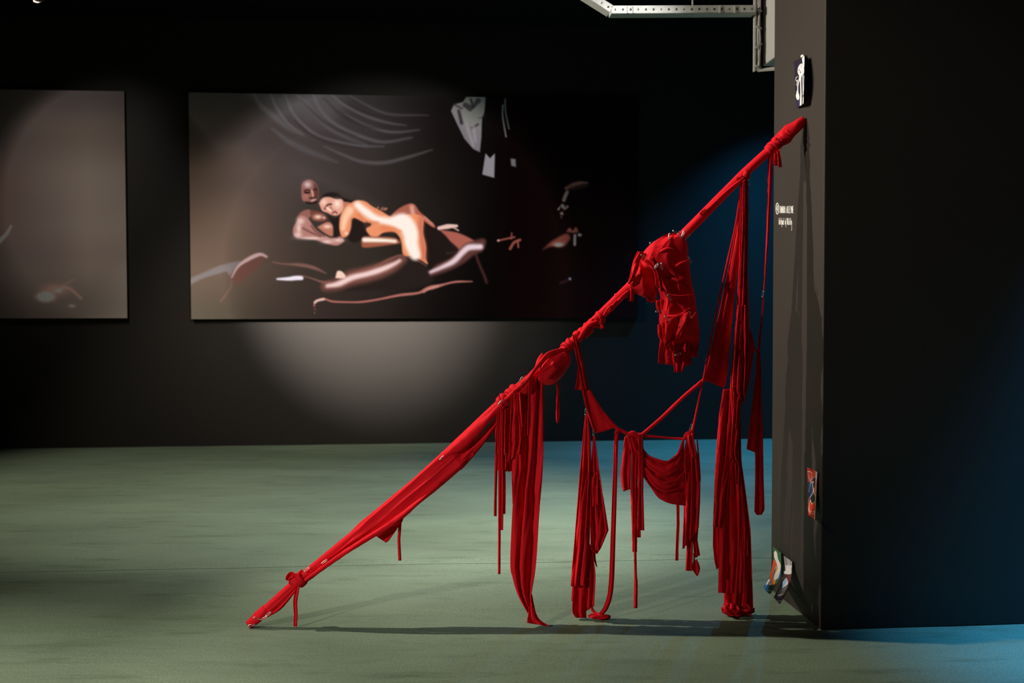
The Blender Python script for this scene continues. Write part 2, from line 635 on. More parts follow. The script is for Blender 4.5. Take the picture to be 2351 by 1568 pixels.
# ---- track spotlight, its lower rim just in the top left of the frame
lp = on_plane(86, -14, R3([0, 8.1, 0]), R3([0, 1., 0]))
lamp = empty('track_spotlight', lp)
tag(lamp, 'small round black track spotlight at the upper left edge', 'spotlight')
ax = R3([-.15, .75, -.62])
ax /= np.linalg.norm(ax)
bodyP = [lp + ax * .05, lp + ax * .045, lp - ax * .02, lp - ax * .10, lp - ax * .12]
MB().add(tube_data(bodyP, [.036, .041, .041, .036, .02], 20)).build('lamp_head', M['black_metal'], lamp, True)
rim = [lp + ax * .052 + .040 * (math.cos(a) * EX + math.sin(a) * np.cross(EX, ax)) for a in np.linspace(0, 6.283, 25)]
MB().add(tube_data(rim, .004, 6)).build('lamp_rim', M['black_metal'], lamp, True)
MB().box(lp - R3([.012, .012, -.03]), (.024, 0, 0), (0, .024, 0), (0, 0, H - lp[2] - .035)).build('mount_arm', M['black_metal'], lamp)

# ---------------------------------------------------------------- painting of flat prints
class Canvas:
    """a grid of colour samples addressed in picture coordinates of the printed image"""

    def __init__(s, X, Y):
        s.X, s.Y = X, Y
        s.C = np.zeros(X.shape + (3,))

    def field(s, xs, ys, cols):
        cols = np.asarray(cols, float)
        for k in range(3):
            tmp = np.zeros((len(ys),) + s.X.shape)
            for j in range(len(ys)):
                tmp[j] = np.interp(s.X, xs, cols[j, :, k])
            yi = np.interp(s.Y, ys, np.arange(len(ys)))
            j0 = np.clip(yi.astype(int), 0, len(ys) - 2)
            fr_ = yi - j0
            fr_ = fr_ * fr_ * (3 - 2 * fr_)
            a = np.take_along_axis(tmp, j0[None], 0)[0]
            b = np.take_along_axis(tmp, j0[None] + 1, 0)[0]
            s.C[..., k] = a * (1 - fr_) + b * fr_

    def _win(s, P, pad):
        x0, y0 = P.min(0) - pad
        x1, y1 = P.max(0) + pad
        m_ = (s.X >= x0) & (s.X <= x1) & (s.Y >= y0) & (s.Y <= y1)
        r = np.where(m_.any(1))[0]
        c = np.where(m_.any(0))[0]
        if len(r) == 0 or len(c) == 0:
            return None
        return slice(r[0], r[-1] + 1), slice(c[0], c[-1] + 1)

    def blend(s, w, a, col):
        a = np.clip(a, 0, 1)[..., None]
        s.C[w] = s.C[w] * (1 - a) + np.asarray(col, float) * a

    def poly(s, pts, col, soft=2.0, op=1.0, smooth=True):
        P = np.asarray(pts, float)
        if smooth:
            P = catmull(np.vstack([P, P[:1]]), len(P) * 6)[:-1]
        w = s._win(P, soft * 2 + 1)
        if w is None:
            return
        x, y = s.X[w], s.Y[w]
        ins = np.zeros(x.shape, bool)
        d2 = np.full(x.shape, 1e9)
        n = len(P)
        for i in range(n):
            ax_, ay = P[i]
            bx, by = P[(i + 1) % n]
            cr_ = ((ay > y) != (by > y)) & (x < (bx - ax_) * (y - ay) / (by - ay + 1e-12) + ax_)
            ins ^= cr_
            dx, dy = bx - ax_, by - ay
            t = np.clip(((x - ax_) * dx + (y - ay) * dy) / (dx * dx + dy * dy + 1e-9), 0, 1)
            d2 = np.minimum(d2, (x - ax_ - t * dx) ** 2 + (y - ay - t * dy) ** 2)
        sd = np.sqrt(d2) * np.where(ins, 1, -1)
        t = np.clip(sd / (2 * soft) + 0.5, 0, 1)
        s.blend(w, op * t * t * (3 - 2 * t), col)

    def stroke(s, pts, col, width, soft=1.5, op=1.0, taper=False):
        P = np.asarray(pts, float)
        if len(P) > 2:
            P = catmull(P, len(P) * 6)
        W = np.asarray(width, float) * np.ones(1) if np.isscalar(width) else np.interp(np.linspace(0, 1, len(P)), np.linspace(0, 1, len(width)), width)
        if np.isscalar(width):
            W = np.full(len(P), float(width))
        if taper:
            W = W * np.sin(np.linspace(0.12, math.pi - 0.12, len(P))) ** .7
        w = s._win(P, W.max() + soft * 2)
        if w is None:
            return
        x, y = s.X[w], s.Y[w]
        sd = np.full(x.shape, -1e9)
        for i in range(len(P) - 1):
            ax_, ay = P[i]
            dx, dy = P[i + 1] - P[i]
            t = np.clip(((x - ax_) * dx + (y - ay) * dy) / (dx * dx + dy * dy + 1e-9), 0, 1)
            d = np.sqrt((x - ax_ - t * dx) ** 2 + (y - ay - t * dy) ** 2)
            sd = np.maximum(sd, (W[i] * (1 - t) + W[i + 1] * t) * .5 - d)
        t = np.clip(sd / (2 * soft) + 0.5, 0, 1)
        s.blend(w, op * t * t * (3 - 2 * t), col)

    def blob(s, c, r, col, op=1.0):
        rx, ry = (r, r) if np.isscalar(r) else r
        P = R3([[c[0] - rx * 2, c[1] - ry * 2], [c[0] + rx * 2, c[1] + ry * 2]])
        w = s._win(P, 1)
        if w is None:
            return
        g = np.exp(-(((s.X[w] - c[0]) / rx) ** 2 + ((s.Y[w] - c[1]) / ry) ** 2) * 1.2)
        s.blend(w, op * g, col)


def print_panel(name, label, cx4, paint, nx, ny, illum):
    """cx4: photo-frame corners (tl, tr, br, bl); front face stands 6 cm off the wall"""
    OFF = 0.06
    tl, tr, br, bl_ = [on_plane(x, y, WALL0 - EN * OFF, EN) for x, y in cx4]
    zt = (tl[2] + tr[2]) / 2
    zb = (bl_[2] + br[2]) / 2
    ul = ((tl + bl_) / 2 - WALL0).dot(EX)
    ur = ((tr + br) / 2 - WALL0).dot(EX)
    root = empty(name, WALL0 - EN * OFF + EX * (ul + ur) / 2 + ZZ * zb)
    tag(root, label, 'photo print', 'large prints on the back wall')
    o = WALL0 - EN * (OFF - .002) + EX * ul + ZZ * zb
    MB().box(o, EX * (ur - ul), EN * (OFF - .004), ZZ * (zt - zb)).build('panel_edge', M['edge'], root)
    U, Vv = np.meshgrid(np.linspace(0, 1, nx), np.linspace(0, 1, ny))
    q = [np.asarray(c, float) for c in cx4]
    PX = (q[0][0] * (1 - U) + q[1][0] * U) * (1 - Vv) + (q[3][0] * (1 - U) + q[2][0] * U) * Vv
    PY = (q[0][1] * (1 - U) + q[1][1] * U) * (1 - Vv) + (q[3][1] * (1 - U) + q[2][1] * U) * Vv
    cv = Canvas(PX, PY)
    paint(cv)
    pts = (WALL0 - EN * OFF)[None, None] + EX * (ul + (ur - ul) * U)[..., None] + ZZ * (zt + (zb - zt) * Vv)[..., None]
    lit = np.maximum(spot_light_on(pts.reshape(-1, 3), -EN).reshape(ny, nx), illum)
    alb = np.clip(lin(np.clip(cv.C, 0, 255)) / (lit[..., None] * R3([1.0, .93, .84])), 0.0006, 0.88)  # lamp falloff put into the colour: print painted paler where the spots are weak
    idx = np.arange(nx * ny).reshape(ny, nx)
    F = np.stack([idx[:-1, :-1], idx[1:, :-1], idx[1:, 1:], idx[:-1, 1:]], -1).reshape(-1, 4)
    mesh_obj('printed_face', pts.reshape(-1, 3), F, M['print'], root, False, alb.reshape(-1, 3))
    return root


def k2(pts):
    return [(600 + x / 3.918, 380 + y / 3.918) for x, y in pts]


def k1(pts):
    return [(400 + x / 3.918, 180 + y / 3.918) for x, y in pts]


def k3(pts):
    return [(950 + x / 3.918, 180 + y / 3.918) for x, y in pts]


def k4(pts):
    return [(400 + x / 3.918, 500 + y / 3.918) for x, y in pts]


def k5(pts):
    return [(1180 + x / 5.227, 380 + y / 5.227) for x, y in pts]


def paint_main(c):
    xs = [435, 550, 700, 850, 1000, 1100, 1165, 1465]
    ys = [210, 300, 400, 500, 600, 735]
    Z = (9, 3, 3)
    c.field(xs, ys, [
        [(52, 44, 44), (50, 42, 43), (62, 56, 58), (42, 37, 37), (15, 12, 11), (8, 5, 5), Z, Z],
        [(66, 52, 48), (62, 51, 49), (66, 57, 57), (52, 46, 46), (22, 17, 16), (11, 8, 8), Z, Z],
        [(98, 78, 66), (88, 72, 66), (72, 63, 60), (52, 45, 43), (26, 21, 19), (12, 9, 9), Z, Z],
        [(104, 82, 70), (98, 80, 70), (62, 53, 49), (50, 42, 38), (30, 25, 22), (11, 8, 8), Z, Z],
        [(103, 82, 70), (95, 77, 66), (62, 51, 45), (50, 42, 36), (24, 19, 17), (10, 7, 7), Z, Z],
        [(74, 66, 56), (70, 60, 50), (58, 46, 42), (42, 34, 30), (18, 14, 13), (8, 5, 5), Z, Z]])
    # hanging drapery, top
    g = (92, 87, 90)
    c.poly(k1([(690, 140), (1380, 140), (1500, 260), (1300, 420), (1000, 300)]), (84, 77, 79), 26, .6)
    for pts, w, s, op in (
            ([(700, 140), (770, 250), (880, 340), (1000, 440), (1140, 510)], 13, 6, .55),
            ([(850, 140), (900, 260), (1000, 400), (1130, 500)], 6, 4, .75),
            ([(975, 140), (1040, 300), (1150, 430), (1300, 530), (1600, 600), (1850, 610)], 7, 4, .8),
            ([(1080, 140), (1200, 280), (1350, 430), (1500, 520), (1700, 600)], 10, 6, .6),
            ([(1220, 140), (1300, 300), (1450, 430), (1650, 520), (1850, 570), (2100, 530)], 7, 5, .8),
            ([(1380, 140), (1500, 240), (1700, 340), (1900, 400), (2050, 420)], 6, 4, .7),
            ([(1510, 320), (1650, 400), (1850, 470), (2000, 480), (2170, 460)], 6, 4, .7),
            ([(1520, 140), (1700, 240), (1900, 320), (2250, 330)], 5, 4, .5),
            ([(860, 450), (1000, 560), (1150, 640), (1300, 700), (1440, 755)], 13, 5, .5),
            ([(1320, 610), (1500, 690), (1650, 745), (1850, 755), (2050, 710), (2280, 640)], 8, 4, .7)):
        c.stroke(k1(pts), g, w, s, op, True)
    for pts in ([(1120, 200), (1260, 340), (1400, 440), (1600, 520)], [(1320, 180), (1480, 330), (1700, 430), (1950, 450)],
                [(1060, 380), (1200, 500), (1400, 580), (1650, 630)], [(1460, 180), (1650, 290), (1900, 370)]):
        c.stroke(k1(pts), (44, 37, 37), 6, 5, .6, True)
    c.stroke(k1([(1050, 800), (1300, 900), (1600, 1040), (1800, 1150)]), (86, 74, 70), 20, 14, .25)
    # left: pale sheet and distant limbs
    c.poly(k4([(140, 595), (145, 540), (250, 490), (400, 425), (580, 385), (560, 440), (520, 480), (480, 512), (455, 480), (380, 500), (250, 540)]), (118, 108, 108), 4, .9)
    c.poly(k4([(500, 540), (545, 440), (660, 370), (770, 330), (800, 350), (740, 430), (640, 520), (560, 590)]), (104, 62, 55), 8, .7)
    c.stroke(k4([(500, 530), (560, 430), (660, 360), (750, 325), (805, 345)]), (196, 160, 158), [2, 4, 8, 9, 5], 3, .9)
    c.stroke(k4([(500, 560), (490, 620), (430, 710), (400, 750)]), (124, 82, 76), 2.5, 2, .7)
    c.stroke(k4([(860, 395), (950, 410), (1100, 420), (1220, 445), (1330, 495)]), (138, 96, 88), [2, 3, 8, 8, 2], 3, .8)
    c.stroke(k4([(900, 547), (1000, 545), (1060, 538), (1110, 537)]), (238, 226, 238), [4, 7, 10, 10], 2.5)
    c.stroke(k4([(1110, 515), (1200, 540), (1300, 575), (1370, 580)]), (128, 88, 80), [3, 3, 5, 8], 2, .9)
    # reclining man at front: dark mass with an oiled highlight along the back
    c.poly(k2([(530, 1080), (640, 1030), (760, 970), (900, 930), (1020, 885), (1120, 825), (1210, 798), (1330, 828), (1440, 900), (1500, 990), (1480, 1060), (1250, 1110), (900, 1120), (640, 1130)]), (40, 31, 28), 7, .85)
    c.stroke(k2([(690, 1000), (850, 945), (1000, 900), (1120, 838), (1220, 806), (1330, 835), (1450, 900)]), (128, 84, 74), [3, 5, 6, 7, 5, 3, 2], 2.5, .85)
    c.stroke(k2([(545, 1085), (650, 1065), (770, 1010), (920, 975), (1060, 930), (1170, 880), (1235, 840)]), (138, 84, 74), [20, 28, 34, 34, 34, 30, 16], 9, .85)
    c.stroke(k2([(560, 1080), (660, 1060), (780, 1005), (930, 968), (1060, 925), (1160, 880), (1205, 852)]), (242, 208, 204), [8, 13, 13, 12, 13, 11, 6], 5, .98)
    c.poly(k2([(630, 1008), (648, 948), (690, 952), (722, 998), (690, 1012)]), (246, 206, 190), 2)
    # lower thin limb
    c.stroke(k2([(440, 1262), (452, 1222), (520, 1195), (600, 1220), (720, 1226), (850, 1226), (1000, 1205), (1200, 1165), (1370, 1145), (1450, 1108), (1560, 1080), (1700, 1046), (1860, 1042)]),
             (182, 110, 100), [3, 4, 4, 3.5, 4.5, 4, 5, 6, 5, 10, 4, 4.5, 2], 1.8, .95)
    c.stroke(k2([(446, 1230), (470, 1212), (525, 1200)]), (228, 190, 178), 5, 2)
    c.stroke(k2([(1420, 1140), (1470, 1105), (1550, 1082)]), (205, 150, 140), 3, 2, .8)
    for x, y in ((446, 1290), (443, 1322)):
        c.blob(k2([(x, y)])[0], 2, (130, 85, 78))
    # bent leg to the right
    c.poly(k2([(1545, 570), (1640, 585), (1740, 605), (1860, 662), (1880, 690), (1800, 715), (1740, 758), (1690, 720), (1620, 630)]), (166, 92, 78), 3)
    c.poly(k2([(1460, 955), (1540, 885), (1650, 835), (1740, 755), (1800, 702), (1890, 668), (1965, 655), (1985, 690), (1955, 765), (1880, 800), (1790, 870), (1680, 930), (1560, 975), (1480, 990)]), (92, 54, 50), 5, .95)
    c.stroke(k2([(1485, 955), (1580, 915), (1690, 860), (1770, 780), (1830, 735), (1935, 728)]), (232, 206, 214), [7, 9, 12, 13, 14, 12], 5, .95)
    c.stroke(k2([(1890, 790), (1930, 900), (1970, 990), (1990, 1050)]), (86, 46, 43), 5, 4, .8)
    c.stroke(k2([(1630, 788), (1680, 782), (1735, 768)]), (196, 146, 138), 5, 2)
    c.poly(k2([(1420, 470), (1460, 480), (1560, 575), (1640, 660), (1740, 760), (1640, 830), (1540, 880), (1470, 940), (1450, 850), (1450, 720), (1420, 600)]), (33, 24, 22), 3, .9)
    c.stroke(k2([(1560, 560), (1640, 545), (1720, 540)]), (226, 186, 176), [8, 11, 6], 2)
    c.stroke(k2([(1690, 555), (1735, 580)]), (205, 160, 150), 3, 1.5)
    # man at the left: head, shoulder, arms
    c.poly(k2([(330, 190), (345, 150), (395, 122), (445, 140), (475, 180), (488, 240), (480, 290), (455, 322), (420, 332), (375, 322), (345, 300), (334, 260)]), (142, 92, 82), 1.8)
    c.poly(k2([(440, 150), (470, 185), (487, 240), (478, 290), (450, 320), (445, 240)]), (78, 48, 43), 4, .8)
    c.blob(k2([(388, 168)])[0], (9, 8), (214, 186, 188), .95)
    c.blob(k2([(372, 270)])[0], (7, 9), (176, 112, 102), .9)
    c.stroke(k2([(360, 224), (385, 214), (410, 222)]), (44, 26, 24), 3, 1.5)
    c.stroke(k2([(440, 216), (468, 210)]), (44, 26, 24), 3, 1.5)
    c.stroke(k2([(366, 240), (400, 240)]), (36, 22, 20), 4.5, 1.5)
    c.stroke(k2([(425, 222), (432, 255), (436, 282)]), (206, 150, 138), 4, 1.5)
    c.stroke(k2([(410, 290), (450, 285)]), (52, 32, 30), 4, 1.5)
    c.stroke(k2([(425, 312), (455, 302)]), (200, 150, 144), 4, 1.5)
    c.stroke(k2([(380, 330), (425, 336), (465, 322)]), (40, 27, 24), 5, 2)
    c.poly(k2([(333, 262), (350, 270), (362, 318), (342, 306)]), (160, 100, 90), 1.5)
    c.poly(k2([(290, 470), (318, 425), (370, 395), (412, 398), (420, 440), (385, 480), (340, 520), (295, 520)]), (148, 96, 86), 2)
    c.poly(k2([(408, 398), (470, 405), (540, 440), (560, 480), (520, 500), (440, 490), (415, 450)]), (116, 64, 52), 2)
    c.blob(k2([(478, 458)])[0], (11, 6), (248, 200, 178))
    c.blob(k2([(532, 466)])[0], (3, 3), (235, 190, 175))
    c.poly(k2([(470, 550), (560, 505), (605, 530), (612, 600), (600, 632), (540, 605)]), (186, 116, 94), 2)
    c.blob(k2([(560, 545)])[0], (10, 5), (246, 205, 185))
    c.poly(k2([(290, 500), (325, 448), (385, 468), (430, 530), (470, 580), (540, 625), (600, 650), (660, 632), (705, 655), (705, 680), (660, 712), (620, 715), (560, 700), (430, 660), (290, 645), (258, 605), (262, 550)]), (178, 122, 112), 2)
    for p_, r_ in (((325, 495), (9, 8)), ((308, 560), (6, 14)), ((300, 620), (9, 6)), ((420, 650), (30, 4)), ((560, 680), (14, 5)), ((660, 668), (12, 5))):
        c.blob(k2([p_])[0], r_, (238, 206, 198), .85)
    c.stroke(k2([(345, 560), (420, 600), (500, 635)]), (110, 66, 58), 4, 2.5, .8)
    c.stroke(k2([(420, 540), (460, 590), (530, 630)]), (92, 55, 48), 4, 2.5, .7)
    c.poly(k2([(560, 440), (620, 470), (665, 470), (668, 620), (620, 640), (612, 540)]), (36, 26, 23), 3, .9)
    # figure lying across: hair, face, back
    c.poly(k2([(490, 320), (520, 265), (580, 240), (650, 245), (700, 285), (790, 320), (760, 345), (700, 330), (600, 285), (530, 300)]), (34, 26, 24), 3, .95)
    c.poly(k2([(488, 335), (525, 288), (580, 280), (640, 300), (690, 300), (712, 350), (700, 400), (660, 440), (615, 445), (560, 420), (515, 400)]), (226, 160, 138), 2)
    c.blob(k2([(650, 340)])[0], (9, 11), (255, 226, 208), .95)
    c.blob(k2([(530, 325)])[0], (8, 8), (248, 206, 190), .9)
    c.stroke(k2([(540, 385), (565, 350), (595, 345)]), (80, 44, 38), 4, 2)
    c.stroke(k2([(555, 375), (590, 400), (600, 385)]), (250, 215, 200), 4, 2)
    c.stroke(k2([(605, 425), (630, 410), (645, 425)]), (110, 50, 44), 3, 1.5)
    c.stroke(k2([(590, 370), (605, 395)]), (140, 84, 70), 3, 2, .8)
    c.poly(k2([(700, 320), (770, 335), (740, 380), (710, 390)]), (190, 120, 100), 2)
    c.poly(k2([(1120, 455), (1170, 405), (1230, 365), (1300, 338), (1345, 352), (1385, 410), (1460, 475), (1525, 540), (1510, 555), (1430, 500), (1380, 450), (1250, 450), (1180, 480)]), (170, 94, 76), 2)
    c.stroke(k2([(1315, 370), (1325, 430)]), (232, 176, 160), 9, 5, .8)
    c.stroke(k2([(1430, 465), (1500, 525)]), (205, 140, 122), 5, 3, .8)
    for x in (1000, 1040, 1062, 1078):
        c.stroke(k2([(x, 395), (x + 14, 372 + (x - 1000) * .12)]), (176, 112, 92), 3, 1.5)
    c.poly(k2([(672, 470), (700, 400), (760, 340), (830, 310), (900, 320), (960, 362), (1050, 412), (1130, 458), (1200, 458), (1290, 435), (1375, 440), (1420, 480), (1416, 600), (1442, 720), (1440, 830), (1458, 885), (1400, 850), (1330, 815), (1240, 800), (1222, 700), (1200, 635), (1150, 592), (1060, 600), (1000, 640), (940, 628), (905, 570), (950, 520), (880, 505), (830, 480), (790, 470), (772, 560), (742, 625), (690, 640), (668, 560)]), (236, 146, 104), 2)
    c.poly(k2([(1380, 445), (1420, 480), (1418, 600), (1442, 720), (1442, 850), (1400, 830), (1395, 700), (1370, 560)]), (196, 104, 82), 7, .75)
    c.stroke(k2([(760, 400), (720, 470), (700, 560)]), (255, 214, 180), [18, 14, 10], 6, .8)
    c.stroke(k2([(830, 350), (900, 410), (990, 470), (1110, 500), (1240, 510), (1300, 600), (1310, 700), (1345, 800)]), (255, 238, 226), [15, 18, 15, 18, 40, 36, 30, 24], 7, 1)
    c.stroke(k2([(1060, 560), (1150, 570), (1215, 590)]), (228, 128, 84), [14, 12, 4], 6, .75)
    c.stroke(k2([(840, 440), (900, 500), (1010, 510)]), (214, 120, 82), 6, 4, .6)
    c.poly(k2([(905, 505), (950, 522), (935, 545), (900, 540)]), (70, 42, 34), 3)
    c.poly(k2([(778, 480), (830, 485), (880, 520), (895, 575), (930, 630), (870, 660), (800, 690), (745, 650), (770, 570)]), (36, 27, 24), 4, .96)
    c.blob(k2([(728, 606)])[0], (5, 4), (250, 205, 190))
    c.poly(k2([(868, 655), (900, 635), (1050, 638), (1160, 648), (1212, 690), (1150, 705), (900, 735), (865, 705)]), (164, 92, 68), 3)
    c.stroke(k2([(890, 665), (1000, 668), (1100, 672), (1165, 678)]), (255, 238, 222), [10, 9, 8, 7], 4)
    # right half: hanging jacket, cuff, smoker's hand, seated profile
    c.poly(k3([(300, 292), (325, 235), (410, 212), (440, 165), (612, 160), (600, 300), (578, 360), (574, 520), (560, 660), (500, 632), (420, 540), (360, 420)]), (112, 104, 108), 2, 1, False)
    for pts, w in (([(430, 240), (500, 275), (545, 200)], 14), ([(480, 190), (500, 260)], 8), ([(330, 235), (400, 270)], 4), ([(370, 290), (395, 400)], 7), ([(490, 440), (545, 410)], 4), ([(540, 360), (600, 340)], 3)):
        c.stroke(k3(pts), (30, 26, 27), w, 3, .85)
    for pts in ([(420, 280), (450, 450), (500, 600)], [(560, 240), (480, 330), (560, 380)], [(500, 420), (520, 560)]):
        c.stroke(k3(pts), (142, 134, 138), 6, 4, .7)
    c.poly(k3([(612, 672), (652, 716), (696, 672), (690, 890), (582, 860)]), (128, 121, 126), 1.5, 1, False)
    c.poly(k3([(840, 718), (884, 722), (888, 792), (846, 782)]), (92, 86, 90), 2, 1, False)
    c.stroke(k3([(790, 185), (795, 300), (825, 450)]), (104, 98, 98), 2.5, 1.5, .9)
    c.stroke(k3([(770, 240), (768, 340), (798, 520)]), (118, 112, 112), 3, 1.5, .9)
    for pts, w in (([(722, 1458), (800, 1440), (875, 1425)], 4), ([(850, 1388), (846, 1440)], 3), ([(835, 1530), (870, 1475), (925, 1450)], 6), ([(905, 1470), (910, 1515)], 4)):
        c.stroke(k3(pts), (120, 62, 52), w, 1.8)
    c.blob(k3([(728, 1455)])[0], 2.2, (215, 190, 185))
    c.stroke(k5([(600, 268), (690, 228), (780, 205), (860, 205)]), (88, 52, 45), [7, 10, 9, 4], 3)
    c.stroke(k5([(650, 270), (760, 250), (840, 235)]), (44, 24, 21), 8, 5, .8)
    c.stroke(k5([(612, 312), (585, 370), (570, 412)]), (118, 78, 74), [7, 8, 7], 2.5)
    c.stroke(k5([(545, 462), (525, 490), (503, 522)]), (122, 78, 68), [1.5, 2, 4], 1.3)
    c.blob(k5([(560, 486)])[0], (3, 4), (215, 196, 214))
    c.stroke(k5([(615, 488), (580, 515)]), (112, 68, 62), 5, 2)
    c.blob(k5([(545, 572)])[0], 3.6, (160, 108, 98))
    c.blob(k5([(538, 616)])[0], 2, (90, 56, 52))
    c.poly(k5([(312, 1008), (400, 920), (500, 860), (600, 815), (650, 860), (600, 935), (520, 972), (450, 965), (370, 982)]), (80, 36, 30), 4)
    c.blob(k5([(505, 948)])[0], (12, 5), (172, 118, 106), .9)
    c.stroke(k5([(706, 835), (704, 945)]), (156, 104, 95), 5, 2.5)
    c.poly(k5([(600, 790), (640, 745), (680, 775), (720, 735), (745, 790), (690, 805)]), (90, 44, 38), 3)
    c.blob(k5([(765, 830)])[0], (4, 3), (222, 212, 232))
    c.blob(k5([(645, 1360)])[0], 3, (118, 108, 140))
    c.stroke(k5([(530, 1410), (610, 1380)]), (34, 14, 16), 5, 3, .8)


def paint_left(c):
    xs = [-760, -200, 0, 110, 200, 292]
    ys = [203, 300, 400, 500, 600, 731]
    c.field(xs, ys, [
        [(36, 30, 30), (40, 33, 33), (46, 38, 37), (60, 50, 50), (68, 59, 58), (72, 62, 62)],
        [(38, 32, 32), (42, 36, 36), (54, 45, 44), (80, 67, 60), (96, 82, 73), (100, 86, 78)],
        [(40, 34, 32), (48, 38, 36), (64, 50, 45), (90, 77, 70), (110, 96, 86), (114, 100, 90)],
        [(40, 34, 32), (52, 42, 38), (64, 50, 45), (84, 72, 66), (104, 90, 81), (108, 94, 84)],
        [(38, 32, 30), (48, 40, 36), (58, 47, 43), (74, 62, 57), (92, 78, 70), (94, 81, 73)],
        [(34, 29, 27), (38, 33, 30), (46, 38, 34), (54, 44, 40), (60, 52, 46), (64, 56, 50)]])
    c.stroke([(-60, 590), (-20, 560), (5, 538), (18, 517)], (205, 130, 118), [16, 12, 7, 2], 3)
    c.blob((98, 681), (17, 9), (214, 178, 172), .95)
    c.blob((122, 664), (32, 14), (128, 84, 74), .55)
    c.stroke([(120, 668), (150, 660), (182, 684)], (134, 92, 82), 5, 4, .6)
    c.stroke([(140, 655), (165, 640)], (110, 80, 72), 4, 4, .5)
    c.blob((160, 702), (8, 4), (118, 92, 84), .8)
    c.blob((130, 667), (5, 3), (200, 160, 152), .8)
    # another reclining figure further along the print
    c.stroke([(-420, 640), (-300, 600), (-180, 610), (-60, 590)], (150, 92, 78), [10, 40, 46, 18], 10, .8)
    c.stroke([(-400, 625), (-300, 588), (-190, 596)], (226, 186, 170), [6, 14, 10], 6, .8)


print_panel('photo_print', 'wide dark photo print of reclining figures under draped cloth on the back wall',
            [(435, 213), (1465, 228), (1465, 731), (437, 731.5)], paint_main, 720, 356, 0.10)
print_panel('photo_print', 'brown hazy photo print cut off by the left edge of the view',
            [(-740, 196), (285, 207), (292, 730), (-740, 733)], paint_left, 360, 180, 0.10)
# ---------------------------------------------------------------- painted cards
def card(name, label, rows, ku, paint, curl=None, nu=48, nv=140, group=None):
    """rows: list of (left 3D, right 3D) from top to bottom; ku: crop map giving picture coords of the same grid"""
    al = catmull([np.concatenate([r[2], r[0], r[1], r[3]]) for r in rows], nv)
    pl, Ls, Rs, pr = al[:, 0:2], al[:, 2:5], al[:, 5:8], al[:, 8:10]
    U = np.linspace(0, 1, nu)
    pts = np.zeros((nv, nu, 3))
    PX = np.zeros((nv, nu))
    PY = np.zeros((nv, nu))
    for i in range(nv):
        for j, u in enumerate(U):
            pts[i, j] = Ls[i] * (1 - u) + Rs[i] * u
            if curl is not None:
                pts[i, j] = pts[i, j] + curl(u, i / (nv - 1))
            PX[i, j] = pl[i][0] * (1 - u) + pr[i][0] * u
            PY[i, j] = pl[i][1] * (1 - u) + pr[i][1] * u
    cv = Canvas(PX, PY)
    paint(cv)
    alb = np.clip(lin(np.clip(cv.C, 0, 255)), 0.002, 0.85)
    idx = np.arange(nu * nv).reshape(nv, nu)
    F = np.stack([idx[:-1, :-1], idx[1:, :-1], idx[1:, 1:], idx[:-1, 1:]], -1).reshape(-1, 4)
    root = empty(name, pts[-1].mean(0))
    tag(root, label, 'painted card', group or 'painted cards on the pier')
    o = mesh_obj('painted_sheet', pts.reshape(-1, 3), F, M['card'], root, True, alb.reshape(-1, 3))
    so = o.modifiers.new('thickness', 'SOLIDIFY')
    so.thickness = 0.002
    so.offset = 1.0
    return root


def face_rows(cropf, quad, off_l, off_r, n=5):
    """quad in crop coords tl,tr,br,bl; lies near the pier face at the given stand-off for left and right edge"""
    tl, tr, br, bl_ = [np.asarray(q, float) for q in quad]
    rows = []
    for i in range(n):
        t = i / (n - 1)
        a = tl * (1 - t) + bl_ * t
        b = tr * (1 - t) + br * t
        oa = off_l(t)
        ob = off_r(t)
        rows.append((on_face(*cropf(a), oa), on_face(*cropf(b), ob), a, b))
    return rows


# top card, dark with a white drawn figure
w7 = lambda q: (1800 + q[0] / 10.45, 110 + q[1] / 10.45)


def paint_skeleton(c):
    c.C[:] = (40, 32, 46)
    c.poly([(300, 1200), (390, 1200), (390, 1450), (300, 1450)], (52, 48, 78), 30, .8, False)
    W = (232, 230, 226)
    c.poly([(445, 240), (500, 180), (498, 460), (470, 470), (455, 380)], W, 5, 1, False)
    c.poly([(345, 480), (380, 410), (425, 372), (455, 400), (490, 480), (485, 620), (440, 650), (370, 648), (338, 580)], (214, 212, 212), 6)
    c.blob((375, 530), (12, 18), (70, 64, 84))
    c.blob((408, 580), (12, 22), (74, 68, 88))
    c.blob((430, 440), (9, 26), (120, 114, 128), .8)
    c.stroke([(415, 640), (400, 700), (412, 850), (418, 1100), (412, 1390)], W, [70, 26, 28, 40, 44], 5)
    c.stroke([(455, 640), (462, 900), (466, 1130)], W, 14, 4)
    c.stroke([(488, 660), (482, 900), (470, 1130)], W, 14, 4)
    c.stroke([(395, 680), (370, 790), (345, 900), (342, 1040)], W, [26, 24, 24, 26], 5)
    c.poly([(318, 1020), (350, 1040), (382, 1170), (360, 1250), (340, 1240), (320, 1235), (295, 1160), (305, 1090)], W, 5)
    c.stroke([(340, 680), (292, 730), (312, 800), (340, 770), (312, 900)], W, 13, 4)
    c.stroke([(236, 380), (262, 660)], (96, 92, 140), 9, 5, .7)
    c.stroke([(262, 780), (272, 880)], (150, 146, 180), 9, 4, .8)
    c.poly([(480, 1150), (484, 1320), (455, 1350), (460, 1180)], W, 5, 1, False)


